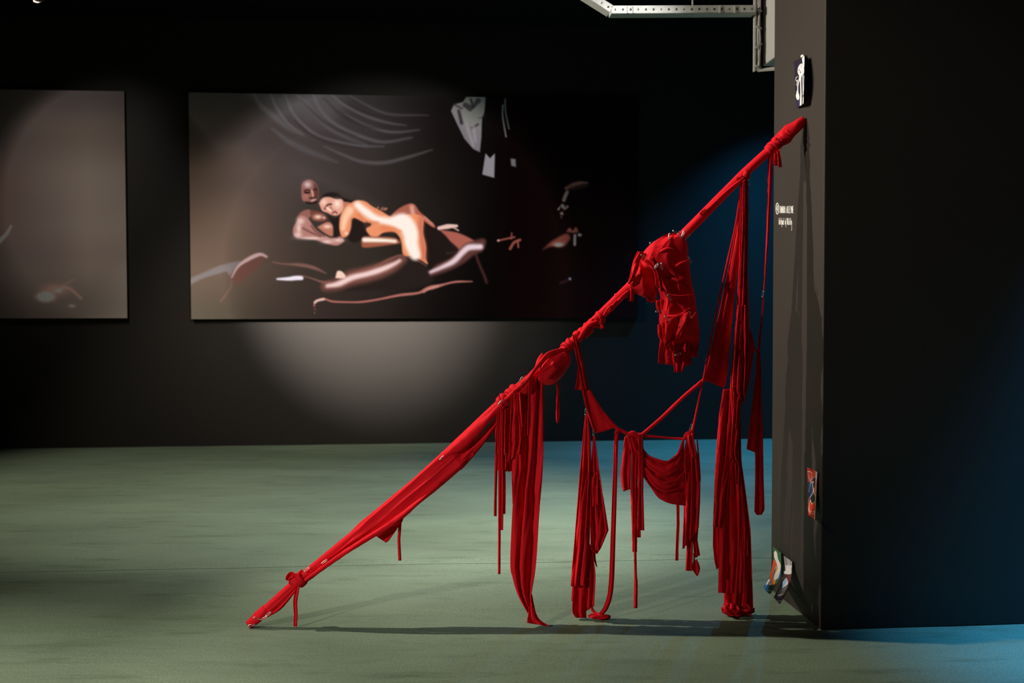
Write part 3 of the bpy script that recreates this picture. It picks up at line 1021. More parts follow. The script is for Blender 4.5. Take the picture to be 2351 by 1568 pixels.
quad = [(228, 345), (497, 185), (475, 1345), (310, 1440)]
tc_ = card('painted_card', 'dark purple card with a white drawn figure taped high on the pier',
           face_rows(w7, quad, lambda t: .004 + .004 * t, lambda t: .030 + .012 * math.sin(t * 3)), None, paint_skeleton)
a, b = on_face(*w7((400, 178)), .012), on_face(*w7((462, 152)), .016)
c_, d_ = on_face(*w7((462, 250)), .026), on_face(*w7((398, 275)), .022)
tp = mesh_obj('tape', [a, b, c_, d_], [(0, 3, 2, 1)], M['tape'], tc_, False)
tp.modifiers.new('thickness', 'SOLIDIFY').thickness = 0.001

# low card on the pier, red and orange
w8 = lambda q: (1820 + q[0] / 10.45, 1060 + q[1] / 10.45)


def paint_red(c):
    c.C[:] = (196, 40, 24)
    c.poly([(355, 130), (480, 150), (470, 380), (355, 400)], (196, 28, 26), 20, .9, False)
    c.poly([(470, 170), (545, 210), (545, 560), (500, 560), (480, 380)], (222, 92, 24), 20, .9, False)
    c.poly([(545, 210), (600, 245), (580, 560), (548, 560)], (226, 146, 172), 8, 1, False)
    c.poly([(575, 250), (600, 250), (590, 420), (572, 420)], (226, 214, 220), 6, .9, False)
    c.poly([(360, 480), (420, 480), (500, 560), (495, 740), (420, 860), (378, 850)], (22, 44, 92), 5, 1, False)
    c.poly([(545, 580), (585, 560), (545, 1390), (520, 1390)], (176, 142, 104), 6, 1, False)
    c.poly([(420, 860), (500, 740), (545, 800), (540, 980), (470, 1010), (440, 910), (400, 1000)], (18, 16, 14), 5, 1, False)
    c.poly([(415, 1000), (440, 920), (465, 1015), (535, 980), (540, 1170), (480, 1200), (430, 1170)], (204, 46, 18), 5)
    Wt = (214, 204, 186)
    c.poly([(485, 400), (545, 370), (545, 560), (510, 640), (485, 560)], (24, 20, 20), 5)
    c.blob((500, 490), (16, 30), (226, 222, 216))
    c.stroke([(480, 420), (515, 372), (545, 375)], Wt, 11, 4)
    c.stroke([(488, 540), (500, 640), (495, 740), (420, 870), (385, 960), (385, 1150), (450, 1250), (520, 1245), (545, 1200)], Wt, 12, 4)
    c.stroke([(438, 910), (412, 1000), (412, 1150), (460, 1210), (530, 1190)], Wt, 11, 4)
    c.stroke([(440, 915), (466, 1015), (500, 985), (535, 970)], Wt, 11, 4)
    c.stroke([(515, 640), (520, 760), (545, 820)], Wt, 10, 4)
    G = (128, 128, 136)
    c.stroke([(360, 232), (410, 228), (470, 265)], Wt, 15, 4)
    c.stroke([(372, 250), (410, 400), (455, 520)], G, 14, 5)
    c.stroke([(462, 280), (455, 420), (400, 710)], G, 16, 5)
    c.stroke([(395, 370), (480, 520)], G, 22, 5)
    c.stroke([(410, 640), (398, 715)], Wt, 12, 4)
    c.blob((412, 672), (9, 14), (16, 16, 20))
    c.blob((560, 520), (12, 30), (226, 92, 140))


quad = [(358, 140), (597, 248), (540, 1395), (382, 1272)]
rows = face_rows(w8, quad, lambda t: .030 - .024 * math.sin(math.pi * t) * 1.0, lambda t: .006 + .030 * t * t)
card('painted_card', 'red and blue painted card stuck low on the pier', rows, None, paint_red)

# two cards sliding down at the foot of the pier, curling onto the floor
w1 = lambda q: (1740 + q[0] / 6.535, 1240 + q[1] / 6.535)


def lean_rows(quadrows, off):
    rows = []
    n = len(quadrows)
    for i, (a, b) in enumerate(quadrows):
        o = off[i]
        pa, pb = on_face(*w1(a), o), on_face(*w1(b), o)
        for p_ in (pa, pb):
            p_[2] = max(p_[2], 0.006)
        rows.append((pa, pb, R3(a, float), R3(b, float)))
    return rows


def paint_green(c):
    c.C[:] = (52, 96, 58)
    c.poly([(230, 290), (285, 330), (300, 480), (250, 680), (170, 680), (180, 540)], (206, 74, 34), 5, 1, False)
    c.poly([(290, 380), (320, 400), (300, 520), (240, 720), (230, 600)], (206, 142, 44), 5, .9, False)
    c.poly([(345, 420), (350, 520), (300, 620), (295, 560)], (70, 126, 190), 5, .9, False)
    c.poly([(245, 190), (270, 160), (296, 200), (312, 290), (346, 370), (342, 450), (310, 560), (265, 605), (244, 580), (262, 510), (300, 430), (285, 350), (255, 270)], (222, 216, 202), 3)
    c.stroke([(282, 405), (180, 685)], (150, 146, 140), 26, 3)
    c.stroke([(268, 440), (190, 665)], (26, 22, 22), 9, 3)
    c.stroke([(168, 605), (95, 735)], (224, 224, 218), 26, 3)
    c.poly([(160, 800), (185, 800), (180, 825), (165, 825)], (214, 222, 212), 2, 1, False)


card('painted_card', 'green card with white and orange shapes leaning at the foot of the pier',
     lean_rows([((232, 98), (352, 192)), ((242, 260), (354, 360)), ((212, 440), (340, 520)), ((160, 590), (290, 650)), ((80, 718), (180, 822))],
               [.012, .020, .05, .11, .20]), None, paint_green)


def paint_fork(c):
    c.C[:] = (62, 46, 48)
    c.poly([(380, 230), (520, 320), (515, 420), (380, 420)], (52, 46, 46), 12, 1, False)
    c.poly([(450, 510), (510, 510), (480, 660), (440, 760), (430, 640)], (112, 50, 44), 8, .95, False)
    c.poly([(300, 700), (400, 850), (330, 960), (236, 860)], (82, 84, 128), 22, .95, False)
    c.poly([(380, 820), (440, 760), (330, 960), (300, 930)], (98, 84, 92), 10, .9, False)
    W = (214, 210, 208)
    c.poly([(414, 380), (505, 380), (510, 440), (500, 512), (405, 508), (400, 470), (418, 460)], W, 3)
    for x, y in ((412, 250), (440, 270), (462, 282), (484, 298), (508, 326)):
        c.stroke([(x, y), (x + 8, 400)], W, 13, 3)
    c.poly([(430, 565), (455, 620), (452, 700), (400, 800), (330, 862), (292, 846), (300, 790), (350, 680)], (214, 212, 212), 3)
    c.poly([(425, 580), (440, 620), (385, 710), (345, 760), (352, 690)], (132, 166, 202), 7, .9)


card('painted_card', 'purple card with a white fork shape leaning beside the green card',
     lean_rows([((380, 228), (512, 318)), ((405, 400), (514, 460)), ((375, 580), (498, 600)), ((310, 730), (440, 770)), ((236, 858), (330, 962))],
               [.012, .020, .05, .10, .18]), None, paint_fork)

# ---------------------------------------------------------------- the red textile sculpture
FOOT = on_plane(575, 1441, R3([0, 0, 0.0]), ZZ)
TIP = on_face(1843, 279, 0.012)
SD = (TIP - FOOT) * R3([1, 1, 0])
SD /= np.linalg.norm(SD)
SN = R3([SD[1], -SD[0], 0])            # towards the camera
KP = 4.45 / FPX                        # metres per picture pixel at the sculpture


def S(px, py, off=0.0):
    q = on_plane(px, py, FOOT + SN * off, SN)
    if q[2] < 0.004:
        # lies on the carpet
        q = on_plane(px, py, R3([0, 0, 0.004]), ZZ)
    return q


sculpt = empty('textile_sculpture', FOOT)
tag(sculpt, 'long pole wrapped and hung with red jersey cloth, leaning on the dark pier', 'sculpture')
RED = M['red']


def solid(o, t=0.0022):
    so = o.modifiers.new('thickness', 'SOLIDIFY')
    so.thickness = t
    so.offset = 0
    return o


def sheet(name, left, right, folds=3, amp=7, off=0.0, seed=1, rag=0.0, label=None, parent=None, pinch=0.0, sharp=0.35, smooth=True, lean=0.0, ph=None):
    """hanging cloth between two edge lines given in picture pixels, folded in depth.
       off: number or list of stand-offs (metres) along the length; pinch: fraction of length where folds grow"""
    L = np.asarray(left, float)
    Rr = np.asarray(right, float)
    folds = folds if folds <= 1 else 1 + (folds - 1) * .6
    ln = max(np.linalg.norm(np.diff(L, axis=0), axis=1).sum(), np.linalg.norm(np.diff(Rr, axis=0), axis=1).sum())
    m_ = int(np.clip(ln / 5, 8, 110))
    f_ = catmull if smooth else evenly
    L, Rr = f_(L, m_), f_(Rr, m_)
    wd = np.linalg.norm(L - Rr, axis=1)
    n = int(np.clip(folds * 14, 10, 64))
    u = np.linspace(0, 1, n)
    rnd = random.Random(seed)
    if ph is None:
        ph = rnd.uniform(0, 6.28)
    offs = np.interp(np.linspace(0, 1, m_), np.linspace(0, 1, len(off)), off) if not np.isscalar(off) else np.full(m_, off)
    pts = np.zeros((m_, n, 3))
    for i in range(m_):
        v_ = i / (m_ - 1)
        a_ = min(amp, 0.75 * wd[i] / max(folds, 1)) * (1 if pinch <= 0 else min(1, 0.35 + v_ / pinch * .65))
        warp = u + 0.10 * wob(v_ * 2.4 + u * 3, seed) + 0.025 * wob(v_ * 8, seed + 7)
        t = 2 * math.pi * warp * folds + ph
        prof = (2.2 * np.abs(np.sin(t / 2)) ** .7 - 1.2 if folds > 1 else np.sin(t + sharp * np.sin(t))) + 0.28 * wob(u * 4 + v_ * 3, seed + 3)
        dep = a_ * KP * prof + lean * (u - .5) * wd[i] * KP
        lat = 0.18 * a_ * np.cos(t) * np.sin(math.pi * u)
        ed = (L[i] - Rr[i]) / (wd[i] + 1e-6)
        for j in range(n):
            q = L[i] * (1 - u[j]) + Rr[i] * u[j] - ed * lat[j]
            if rag and i == m_ - 1:
                q = q + R3([0, rag * (wob(u[j] * 9, seed + 11))])
            pts[i, j] = S(q[0], q[1], offs[i] + dep[j])
    idx = np.arange(m_ * n).reshape(m_, n)
    F = np.stack([idx[:-1, :-1], idx[1:, :-1], idx[1:, 1:], idx[:-1, 1:]], -1).reshape(-1, 4)
    o = solid(mesh_obj(name, pts.reshape(-1, 3), F, RED, parent or sculpt))
    if label:
        o['label'] = label
    return o


def strip(name, pts, w, off=0.0, seed=1, folds=1, amp=2.0, label=None, parent=None, smooth=True):
    """narrow tape along a centre line; w in picture pixels, number or list"""
    P = np.asarray(pts, float)
    T = np.gradient(P, axis=0)
    T /= np.linalg.norm(T, axis=1)[:, None] + 1e-9
    N = np.stack([T[:, 1], -T[:, 0]], 1)
    W = np.interp(np.linspace(0, 1, len(P)), np.linspace(0, 1, len(w)), w) if not np.isscalar(w) else np.full(len(P), w)
    return sheet(name, P - N * W[:, None] / 2, P + N * W[:, None] / 2, folds, amp, off, seed, 0, label, parent, 0, .3, smooth)


def rope(name, pts, r, off=0.0, seed=1, seg=14, twist=0.0, wr_amp=0.10, n=None, depth=1.0, parent=None, label=None, pleat=3):
    """rolled cloth along picture points; r in pixels (list or number); off list in metres"""
    P = np.asarray(pts, float)
    ln = np.linalg.norm(np.diff(P, axis=0), axis=1).sum()
    n = n or int(np.clip(ln / 3.5, 8, 200))
    Q = catmull(P, n)
    W = np.interp(np.linspace(0, 1, n), np.linspace(0, 1, len(r)), r) if not np.isscalar(r) else np.full(n, r)
    offs = np.interp(np.linspace(0, 1, n), np.linspace(0, 1, len(off)), off) if not np.isscalar(off) else np.full(n, off)
    P3 = [S(Q[i][0], Q[i][1], offs[i]) for i in range(n)]
    rnd = random.Random(seed)
    p1, p2 = rnd.uniform(0, 6), rnd.uniform(0, 6)

    def wr(t, th):
        s_ = t * ln
        a1 = th * pleat + s_ * twist + p1 + 0.8 * math.sin(s_ * .05 + p2)
        rid = 1 - np.abs(np.sin(a1 * .5)) * 2
        return 1 + wr_amp * (rid + .6 * np.sin(2 * th + s_ * twist * .5 + p2)) + 0.4 * wr_amp * wob(s_ * .12 + th, seed)
    o = MB().add(tube_data(P3, W * KP, seg, depth, SN, wr)).build(name, RED, parent or sculpt, True)
    if label:
        o['label'] = label
    return o


def coil(name, c, axis, rad, turns, rr, pitch, off=0.0, seed=1, parent=None):
    """cloth wound round the pole: c centre px, axis px direction"""
    rnd = random.Random(seed)
    C0 = S(c[0], c[1], off)
    C1 = S(c[0] + axis[0], c[1] + axis[1], off)
    ax_ = (C1 - C0) / np.linalg.norm(C1 - C0)
    b_ = np.cross(ax_, SN)
    n = int(18 * turns)
    P = []
    for i in range(n):
        t = i / (n - 1)
        an = t * turns * 2 * math.pi + seed
        r_ = (rad - 1.5) * KP * (1 + .08 * math.sin(an * .7 + seed) + rnd.uniform(-.03, .03))
        P.append(C0 + ax_ * ((t - .5) * turns * pitch + 4.5 * math.sin(an + seed * 1.7)) * KP + r_ * (math.cos(an) * SN + math.sin(an) * b_))
    return MB().add(tube_data(P, rr * .62 * KP, 10, 2.1, ax_)).build(name, RED, parent or sculpt, True)


def bundle(name, rows, depth=.8, off=0.0, seed=1, wr=(), seg=72, n=80, parent=None, label=None, amp=3.0, cap=True):
    """closed stuffed form from silhouette rows (lx,ly,rx,ry); wr: list of crease directions (freq_around, freq_along, phase, strength)"""
    A = catmull([(r[0], r[1], r[2], r[3]) for r in rows], n) if len(rows) > 2 else np.array(rows)
    V, F = [], []
    th = np.arange(seg) / seg * 2 * math.pi
    for i in range(n):
        v_ = i / (n - 1)
        l, r_ = A[i][:2], A[i][2:]
        c_ = (l + r_) / 2
        hw = np.linalg.norm(r_ - l) / 2
        d = (r_ - l) / (2 * hw + 1e-9)
        endc = min(1, (math.sin(math.pi * min(max(v_, .0), 1.0)) * 3 + .15))
        disp = 0
        for fa, fl_, ph, st in wr:
            g_ = np.cos(th - ph * 2.3)
            arg = fa * th * 1.0 + fl_ * v_ * 6.28 + ph + 0.9 * wob2(th * 1.2, v_ * 7 + 0 * th, seed + int(ph * 10))
            mask = np.clip(0.5 + 0.9 * wob2(th * 1.0 + ph, v_ * 5 + 0 * th, seed + 31 + int(ph * 7)), 0, 1)
            rid = 1 - np.abs(np.sin(arg * .5)) ** .6 * 2
            disp = disp + st * rid * mask
        disp = disp * amp * 1.5
        for k in range(seg):
            x_ = -math.sin(th[k])
            y_ = -math.cos(th[k])
            rr = hw + disp[k] * (.35 + .65 * abs(y_))
            q = c_ + d * rr * x_
            V.append(S(q[0], q[1], off + (hw * depth * endc + disp[k]) * y_ * KP))
    for i in range(n - 1):
        for k in range(seg):
            k2_ = (k + 1) % seg
            F.append((i * seg + k, (i + 1) * seg + k, (i + 1) * seg + k2_, i * seg + k2_))
    F.append(tuple(range(seg)))
    F.append(tuple((n - 1) * seg + k for k in range(seg - 1, -1, -1)))
    o = mesh_obj(name, V, F, RED, parent or sculpt)
    if label:
        o['label'] = label
    return o


# safety pin: one shared mesh, about 3 cm long
def pin_mesh():
    mb = MB()
    l, g = .030, .0055
    P = [(0.004, 0, 0), (l * .5, 0, .0006), (l, 0, 0)]
    a = [np.array((t * l, .0, .0)) for t in np.linspace(.12, 1, 6)]
    loop = [np.array((l + .0028 * math.sin(q), g / 2 - g / 2 * math.cos(q), 0)) for q in np.linspace(0, math.pi * 3, 18)]
    b = [np.array((t * l, g + .0012 * math.sin(t * 3), .0)) for t in np.linspace(1, .12, 6)]
    mb.add(tube_data(a + loop[1:-1] + b, .0008, 6, 1, (0, 0, 1)))
    hd = [np.array((x, g / 2, 0)) for x in (.0005, .002, .006, .0075)]
    mb.add(tube_data(hd, [.001, .0036, .0042, .002], 8, .5, (0, 0, 1)))
    me = bpy.data.meshes.new('safety_pin')
    me.from_pydata([tuple(map(float, q)) for q in mb.v], [], mb.f)
    me.polygons.foreach_set('use_smooth', [True] * len(me.polygons))
    me.materials.append(M['steel'])
    return me


PIN = pin_mesh()


def pin(px, py, ang, off, parent=None, sc=1.0):
    o = bpy.data.objects.new('safety_pin', PIN)
    COL.objects.link(o)
    q = S(px, py, off)
    x_ = SD * math.cos(math.radians(ang)) + ZZ * math.sin(math.radians(ang))
    z_ = SN
    y_ = np.cross(z_, x_)
    mt = Matrix.Identity(4)
    for i in range(3):
        mt[i][0], mt[i][1], mt[i][2], mt[i][3] = x_[i] * sc, y_[i] * sc, z_[i] * sc, q[i] - x_[i] * .015 * sc
    o.parent = parent or sculpt
    o.matrix_parent_inverse = (parent or sculpt).matrix_world.inverted()
    o.matrix_basis = mt
    return o


# --- the pole in its tight red sleeve
PL = [(577, 1430), (690, 1328), (850, 1196), (1000, 1066), (1160, 916), (1290, 808), (1440, 664), (1560, 548), (1700, 407), (1775, 338), (1846, 276)]
rope('pole', PL, [10, 10, 10, 10, 11, 11, 11, 11, 11.5, 11, 10], 0, 2, 18, 0.02, .035, 260)

# foot
rope('foot_wrap', [(571, 1434), (590, 1419), (612, 1398)], [9.5, 12.5, 12], .0, 5, 20, .05, .05)
sheet('fabric_web', [(596, 1412), (640, 1370), (690, 1328)], [(604, 1424), (648, 1392), (690, 1340)], 2, 3, .014, 6)
rope('sleeve_fold', [(600, 1422), (640, 1398), (668, 1366), (690, 1338)], [3, 4, 4, 3], .012, 7, 10, .1, .1)
pin(588, 1421, -20, .026)
pin(606, 1421, 30, .030)
pin(616, 1412, 40, .028)
pin(577, 1437, 5, .024)

# low knot with bow
for k in range(3):
    coil('knot', (692 - k * 4, 1328 + k * 3), (1, -.92), 15, 1.3, 5.5, 7, .0, k + 2)
bw = empty('tied_bow', S(680, 1325, .01))
bw.parent = sculpt
bw.matrix_parent_inverse = sculpt.matrix_world.inverted()
sheet('bow_loop', [(684, 1321), (668, 1312), (657, 1322), (656, 1331)], [(686, 1329), (672, 1324), (664, 1330), (662, 1334)], 1, 4, .02, 4, parent=bw)
sheet('bow_loop', [(686, 1326), (672, 1328), (662, 1338)], [(688, 1333), (680, 1338), (666, 1342)], 1, 4, .016, 9, parent=bw)
rope('bow_tail', [(690, 1338), (686, 1318), (694, 1308)], [4, 5, 2], .02, 4, parent=bw)
strip('fabric_strip', [(684, 1344), (678, 1380), (679, 1410), (678, 1438)], [9, 9, 8, 8], .02, 12, 1, 2)
pin(705, 1309, 45, .03)
pin(745, 1291, 35, .03)

# broad cloth over the lower pole
UE = [(690, 1316), (745, 1276), (768, 1258), (824, 1203), (888, 1149), (943, 1103), (984, 1067), (1015, 1040), (1053, 1007), (1062, 1000)]
LE = [(706, 1338), (763, 1296), (800, 1270), (864, 1230), (925, 1190), (964, 1157), (1002, 1127), (1053, 1083), (1075, 1061), (1089, 1045)]
bundle('wrapped_cloth', [(UE[i][0], UE[i][1], LE[i][0], LE[i][1]) for i in range(len(UE))], .62, .004, 21,
       ((2, .6, .3, .8), (4, -.5, 1.3, 1.0), (7, .35, 2.1, .55), (5, .2, 4.0, .7)), 72, 110, amp=3.4)
rope('rolled_cloth', [(700, 1332), (763, 1288), (830, 1244), (900, 1200), (960, 1152), (1010, 1110)], [4, 6, 6, 6, 5, 2], [.026, .04, .046, .046, .04, .03], 31, 12, .04, .12)
rope('rolled_cloth', [(985, 1075), (1020, 1046), (1062, 1016), (1106, 974), (1136, 946), (1165, 920)], [3, 9, 13, 12, 9, 9], .016, 33, 18, .05, .10)
sheet('fabric_strip', [(1040, 1046), (1073, 1022), (1112, 990), (1150, 946), (1162, 930)], [(1058, 1080), (1089, 1045), (1124, 1002), (1152, 962), (1166, 940)], 2, 6, [.01, .0, .0, .0], 35)
sheet('pennant', [(860, 1228), (890, 1212), (926, 1190)], [(886, 1246), (894, 1240), (924, 1196)], 1, 2, [.0, .006, 0], 36, smooth=False)
strip('fabric_strip', [(919, 1196), (916, 1240), (918, 1287)], 6.5, .004, 37, 1, 1.5)
pin(1016, 1052, 40, .03)

# shoulder of the lower wrap: knob, cords and turns
bundle('stuffed_knob', [(1268, 812, 1290, 806), (1252, 822, 1308, 812), (1240, 838, 1312, 828), (1234, 858, 1300, 850), (1232, 872, 1288, 868), (1238, 884, 1270, 884)], .95, .012, 41,
       ((3, 1.2, .5, .8), (5, -1.5, 1.9, .9), (8, .8, 3.2, .5)), 64, 60, amp=3.2)
bundle('stuffed_knob', [(1206, 862, 1222, 858), (1200, 878, 1232, 866), (1192, 895, 1228, 888), (1188, 910, 1216, 908)], .9, .02, 43,
       ((3, 1.1, .4, .8), (5, -1.1, 2.0, .7)), 48, 40, amp=2.5)
rope('cord', [(1300, 800), (1262, 816), (1240, 836), (1216, 862), (1190, 890), (1160, 918)], [4, 5, 4.5, 4.5, 5, 4], [.03, .05, .05, .045, .04, .03], 44, 10, .1, .1)
rope('cord', [(1290, 802), (1258, 812), (1234, 840), (1206, 876), (1178, 900)], [4, 4, 4, 4, 4], [.035, .06, .06, .05, .04], 45, 10, .1, .1)
rope('cord', [(1246, 812), (1240, 822), (1232, 842), (1216, 868)], [3, 5, 3, 3], [.01, .02, .045, .05], 46, 10, .1, .1)
for k, (x, y, r) in enumerate(((1186, 896, 17), (1172, 906, 15), (1158, 916, 13), (1152, 921, 12))):
    coil('cloth_turn', (x, y), (1, -.85), r, 1.2, 5.5, 6, .004, k)
for k in range(6):
    an = -.9 + k * .36
    rope('cord', [(1236 + 5 * k, 862 - 6 * k), (1256 + 4 * k, 866 - 4 * k), (1282 + 3 * k, 866 - 5 * k)], [3, 4, 2.5], [.045, .075, .03], 50 + k, 9, .08, .08)
pin(1150, 925, 45, .05)
pin(1197, 873, 55, .05)

# wrapped pole between knob and torso
for k, (x, y) in enumerate(((1300, 797), (1312, 787), (1326, 774), (1340, 763), (1352, 752), (1364, 741), (1378, 729), (1398, 707), (1416, 688), (1432, 673))):
    coil('cloth_turn', (x, y), (1, -.97), 12.5 if k < 7 else 11, 1.15, 5.5 if k < 7 else 3.2, 8, 0, k * 2 + 1)
rope('cord', [(1330, 778), (1350, 748), (1372, 738)], [4, 6, 4], .03, 61, 10, .1, .1)
rope('bow_tail', [(1372, 740), (1380, 744), (1384, 754)], [3, 4, 6], .03, 62, 10, .1, .1)
for k in range(3):
    rope('cord', [(1380 + k * 14, 736 - k * 14), (1398 + k * 14, 706 - k * 12), (1424 + k * 10, 690 - k * 12)], 2.2, [.018, .03, .018], 65 + k, 8, .1, .1)
strip('fabric_strip', [(1449, 662), (1450, 678), (1448, 692)], 12, .02, 68, 1, 2)

# --- stuffed torso hanging off the upper pole
torso = bundle('stuffed_torso', [
    (1534, 536, 1562, 533), (1510, 549, 1574, 542), (1490, 562, 1579, 558), (1474, 582, 1581, 582), (1472, 600, 1584, 604),
    (1492, 618, 1587, 628), (1503, 645, 1591, 652), (1512, 668, 1594, 676), (1516, 690, 1597, 700), (1514, 715, 1601, 724),
    (1512, 745, 1604, 752), (1515, 772, 1605, 778), (1524, 792, 1600, 798)], .62, .02, 71,
    ((2, .8, .2, .7), (3, -1.4, 1.1, .9), (5, 1.1, 2.4, .8), (4, 2.2, 3.3, .8), (7, -.9, 4.1, .5)), 96, 120, amp=3.6)
torso['label'] = 'padded red torso shape'
arm = bundle('stuffed_arm', [(1464, 582, 1486, 590), (1458, 600, 1500, 618), (1450, 620, 1506, 648), (1445, 640, 1506, 672), (1442, 656, 1492, 686), (1440, 666, 1462, 676)], .7, .0, 73,
       ((3, 1.0, .6, .9), (5, -1.2, 1.7, 1.0), (8, .6, 3.0, .6)), 64, 60, amp=3.4)
sheet('fabric_flap', [(1464, 577), (1454, 600), (1446, 636), (1441, 650)], [(1482, 580), (1470, 606), (1456, 640), (1445, 652)], 2, 5, [.05, .045, .04, .03], 74)
sheet('fabric_flap', [(1476, 598), (1494, 610), (1503, 630), (1505, 655)], [(1502, 588), (1510, 612), (1518, 640), (1522, 672)], 2, 5, [.075, .078, .08, .07], 75)
rope('cord', [(1470, 596), (1488, 612), (1506, 617), (1518, 612)], [3, 5, 5, 2], [.05, .07, .075, .08], 76, 10, .1, .1)
for k, pts in enumerate(([(1502, 618), (1512, 650), (1530, 674), (1556, 680), (1592, 676)], [(1500, 590), (1530, 572), (1560, 580)], [(1520, 640), (1550, 642), (1584, 664)],
                         [(1522, 672), (1534, 690), (1530, 716)], [(1526, 726), (1560, 724), (1586, 706)], [(1560, 776), (1580, 744), (1598, 716)], [(1540, 618), (1560, 606), (1584, 596)])):
    rope('cloth_crease', pts, [1.0, 3.6, 3.6, .8], [.062, .074, .064], 80 + k, 9, .06, .08)
sheet('fabric_flap', [(1527, 736), (1528, 760), (1526, 790), (1524, 797)], [(1584, 714), (1572, 744), (1556, 772), (1526, 798)], 1, 4, [.082, .086, .07], 90, label='pointed red flap pinned across the torso')
sheet('fabric_flap', [(1510, 746), (1511, 770), (1520, 786)], [(1526, 738), (1528, 766), (1534, 796)], 3, 5, .06, 91)
for k, (l, r, o_, nm) in enumerate((
        ([(1516, 776), (1512, 810), (1511, 834)], [(1548, 780), (1546, 815), (1546, 839)], .03, 2),
        ([(1540, 790), (1545, 830), (1549, 856)], [(1576, 786), (1574, 820), (1568, 853)], .045, 2),
        ([(1562, 780), (1564, 815), (1570, 843)], [(1588, 776), (1586, 810), (1588, 836)], .025, 2),
        ([(1580, 770), (1582, 800), (1586, 819)], [(1606, 762), (1604, 795), (1600, 822)], .01, 2))):
    sheet('hanging_flap', l, r, nm, 4, o_, 92 + k)
rope('cord', [(1530, 785), (1533, 805), (1532, 816)], [2, 4, 3], .06, 97, 9, .1, .1)
rope('cord', [(1545, 785), (1552, 806), (1568, 814), (1580, 796)], 1.6, [.06, .062, .06, .04], 98, 8, .1, .05)
sheet('fabric_flap', [(1487, 665), (1484, 685), (1486, 692)], [(1510, 668), (1505, 690), (1500, 695)], 2, 4, .02, 99)
sheet('fabric_flap', [(1506, 690), (1507, 706), (1512, 716)], [(1520, 686), (1522, 708), (1526, 730)], 2, 4, .03, 100)
for q in ((1538, 544, 80, .075), (1550, 534, -30, .05), (1498, 558, 20, .07), (1476, 590, -35, .07), (1508, 612, 60, .09), (1518, 610, -85, .098), (1535, 683, -60, .09), (1530, 731, -40, .10),
          (1583, 722, -75, .09), (1512, 716, 10, .07), (1574, 529, 45, .03), (1579, 546, 45, .035), (1569, 540, 70, .04), (1560, 538, -80, .05), (1556, 815, 20, .07), (1582, 597, -60, .06)):
    pin(q[0], q[1], q[2], q[3], torso)

# --- upper pole
rope('cord', [(1708, 408), (1672, 436), (1640, 466), (1612, 492)], [3.5, 3, 3, 2.5], .022, 101, 10, .1, .06)
rope('bow_tail', [(1626, 480), (1614, 484), (1606, 491)], [2.5, 4, 3], .02, 102, 9, .1, .06)
for k in range(3):
    coil('knot', (1704 + k * 4, 409 - k * 4), (1, -.95), 12.5, 1.1, 4, 5, 0, k + 11)
rope('bow_tail', [(1704, 404), (1698, 408), (1690, 409)], [2.5, 3, 3.5], .02, 103, 9, .1, .06)
for k in range(6):
    coil('cloth_turn', (1766 + k * 5, 345 - k * 4.6), (1, -.95), 12 + .4 * k, 1.1, 4.6, 6, 0, k + 21)
rope('wrapped_tip', [(1784, 328), (1797, 317), (1812, 303), (1828, 290), (1845, 276)], [13, 18, 17.5, 14, 10], 0, 104, 28, .12, .06, 40)
rope('cord', [(1788, 314), (1806, 318), (1816, 312)], 3, [.03, .04, .02], 105, 9, .1, .1)
rope('cord', [(1804, 300), (1818, 308), (1828, 304)], 3, [.03, .036, .02], 106, 9, .1, .1)
sheet('bow_tail', [(1778, 350), (1777, 370), (1778, 380)], [(1786, 352), (1788, 372), (1787, 381)], 1, 4, .02, 107)
sheet('bow_tail', [(1784, 346), (1786, 366), (1787, 384)], [(1789, 342), (1793, 366), (1795, 384)], 1, 3, .03, 108)
pin(1717, 418, -80, .02)

# --- hanging cloths below the knob
for k, (xt, xb, yb) in enumerate(((1146, 1138, 1185), (1150, 1147, 1318), (1153, 1153, 1217), (1157, 1158, 1180), (1143, 1142, 1080), (1161, 1163, 1078))):
    strip('fringe_strip', [(xt, 938), ((xt + xb) / 2 - 2, 1040), (xb, 1110 if yb > 1110 else yb - 40), (xb - 1, yb)], [4, 6, 5, 6], .02 + .006 * (k % 3), 110 + k, 1, 2)
sheet('hanging_cloth', [(1142, 944), (1137, 990), (1141, 1040), (1144, 1082)], [(1172, 930), (1174, 990), (1175, 1040), (1176, 1083)], 4, 7, 0, 117, 2)
sheet('hanging_cloth', [(1174, 905), (1172, 960), (1168, 1030), (1165, 1061)], [(1192, 900), (1193, 960), (1196, 1010), (1192, 1042)], 2, 8, .03, 118, 0, smooth=False)
sheet('hanging_cloth', [(1180, 930), (1176, 1030), (1175, 1090), (1177, 1155)], [(1200, 920), (1198, 1020), (1196, 1080), (1188, 1128)], 2, 9, .02, 119, smooth=False)
sheet('hanging_cloth', [(1186, 905), (1190, 960), (1196, 985)], [(1196, 900), (1200, 950), (1200, 980)], 1, 6, .045, 120)
sheet('hanging_cloth', [(1196, 880), (1186, 1000), (1177, 1160), (1172, 1290), (1177, 1325), (1190, 1368), (1214, 1412)],
      [(1247, 872), (1247, 1050), (1238, 1180), (1230, 1300), (1224, 1340), (1220, 1372), (1224, 1408)], 3, 12, [.0, .0, .01, .02, .035, .05, .06], 121, ph=2.0,
      label='long red cloth reaching the floor in a twisted tail')
sheet('cloth_tail', [(1214, 1400), (1211, 1420), (1210, 1430)], [(1221, 1364), (1234, 1416), (1262, 1438)], 2, 5, [.06, .075, .09], 122)
strip('fabric_strip', [(1218, 862), (1215, 930), (1213, 1000)], [7, 5.5, 5.5], .055, 123, 1, 2)
strip('fabric_strip', [(1278, 868), (1281, 900), (1280, 950), (1281, 971)], [4, 5, 8, 5], .0, 128, 1, 2)

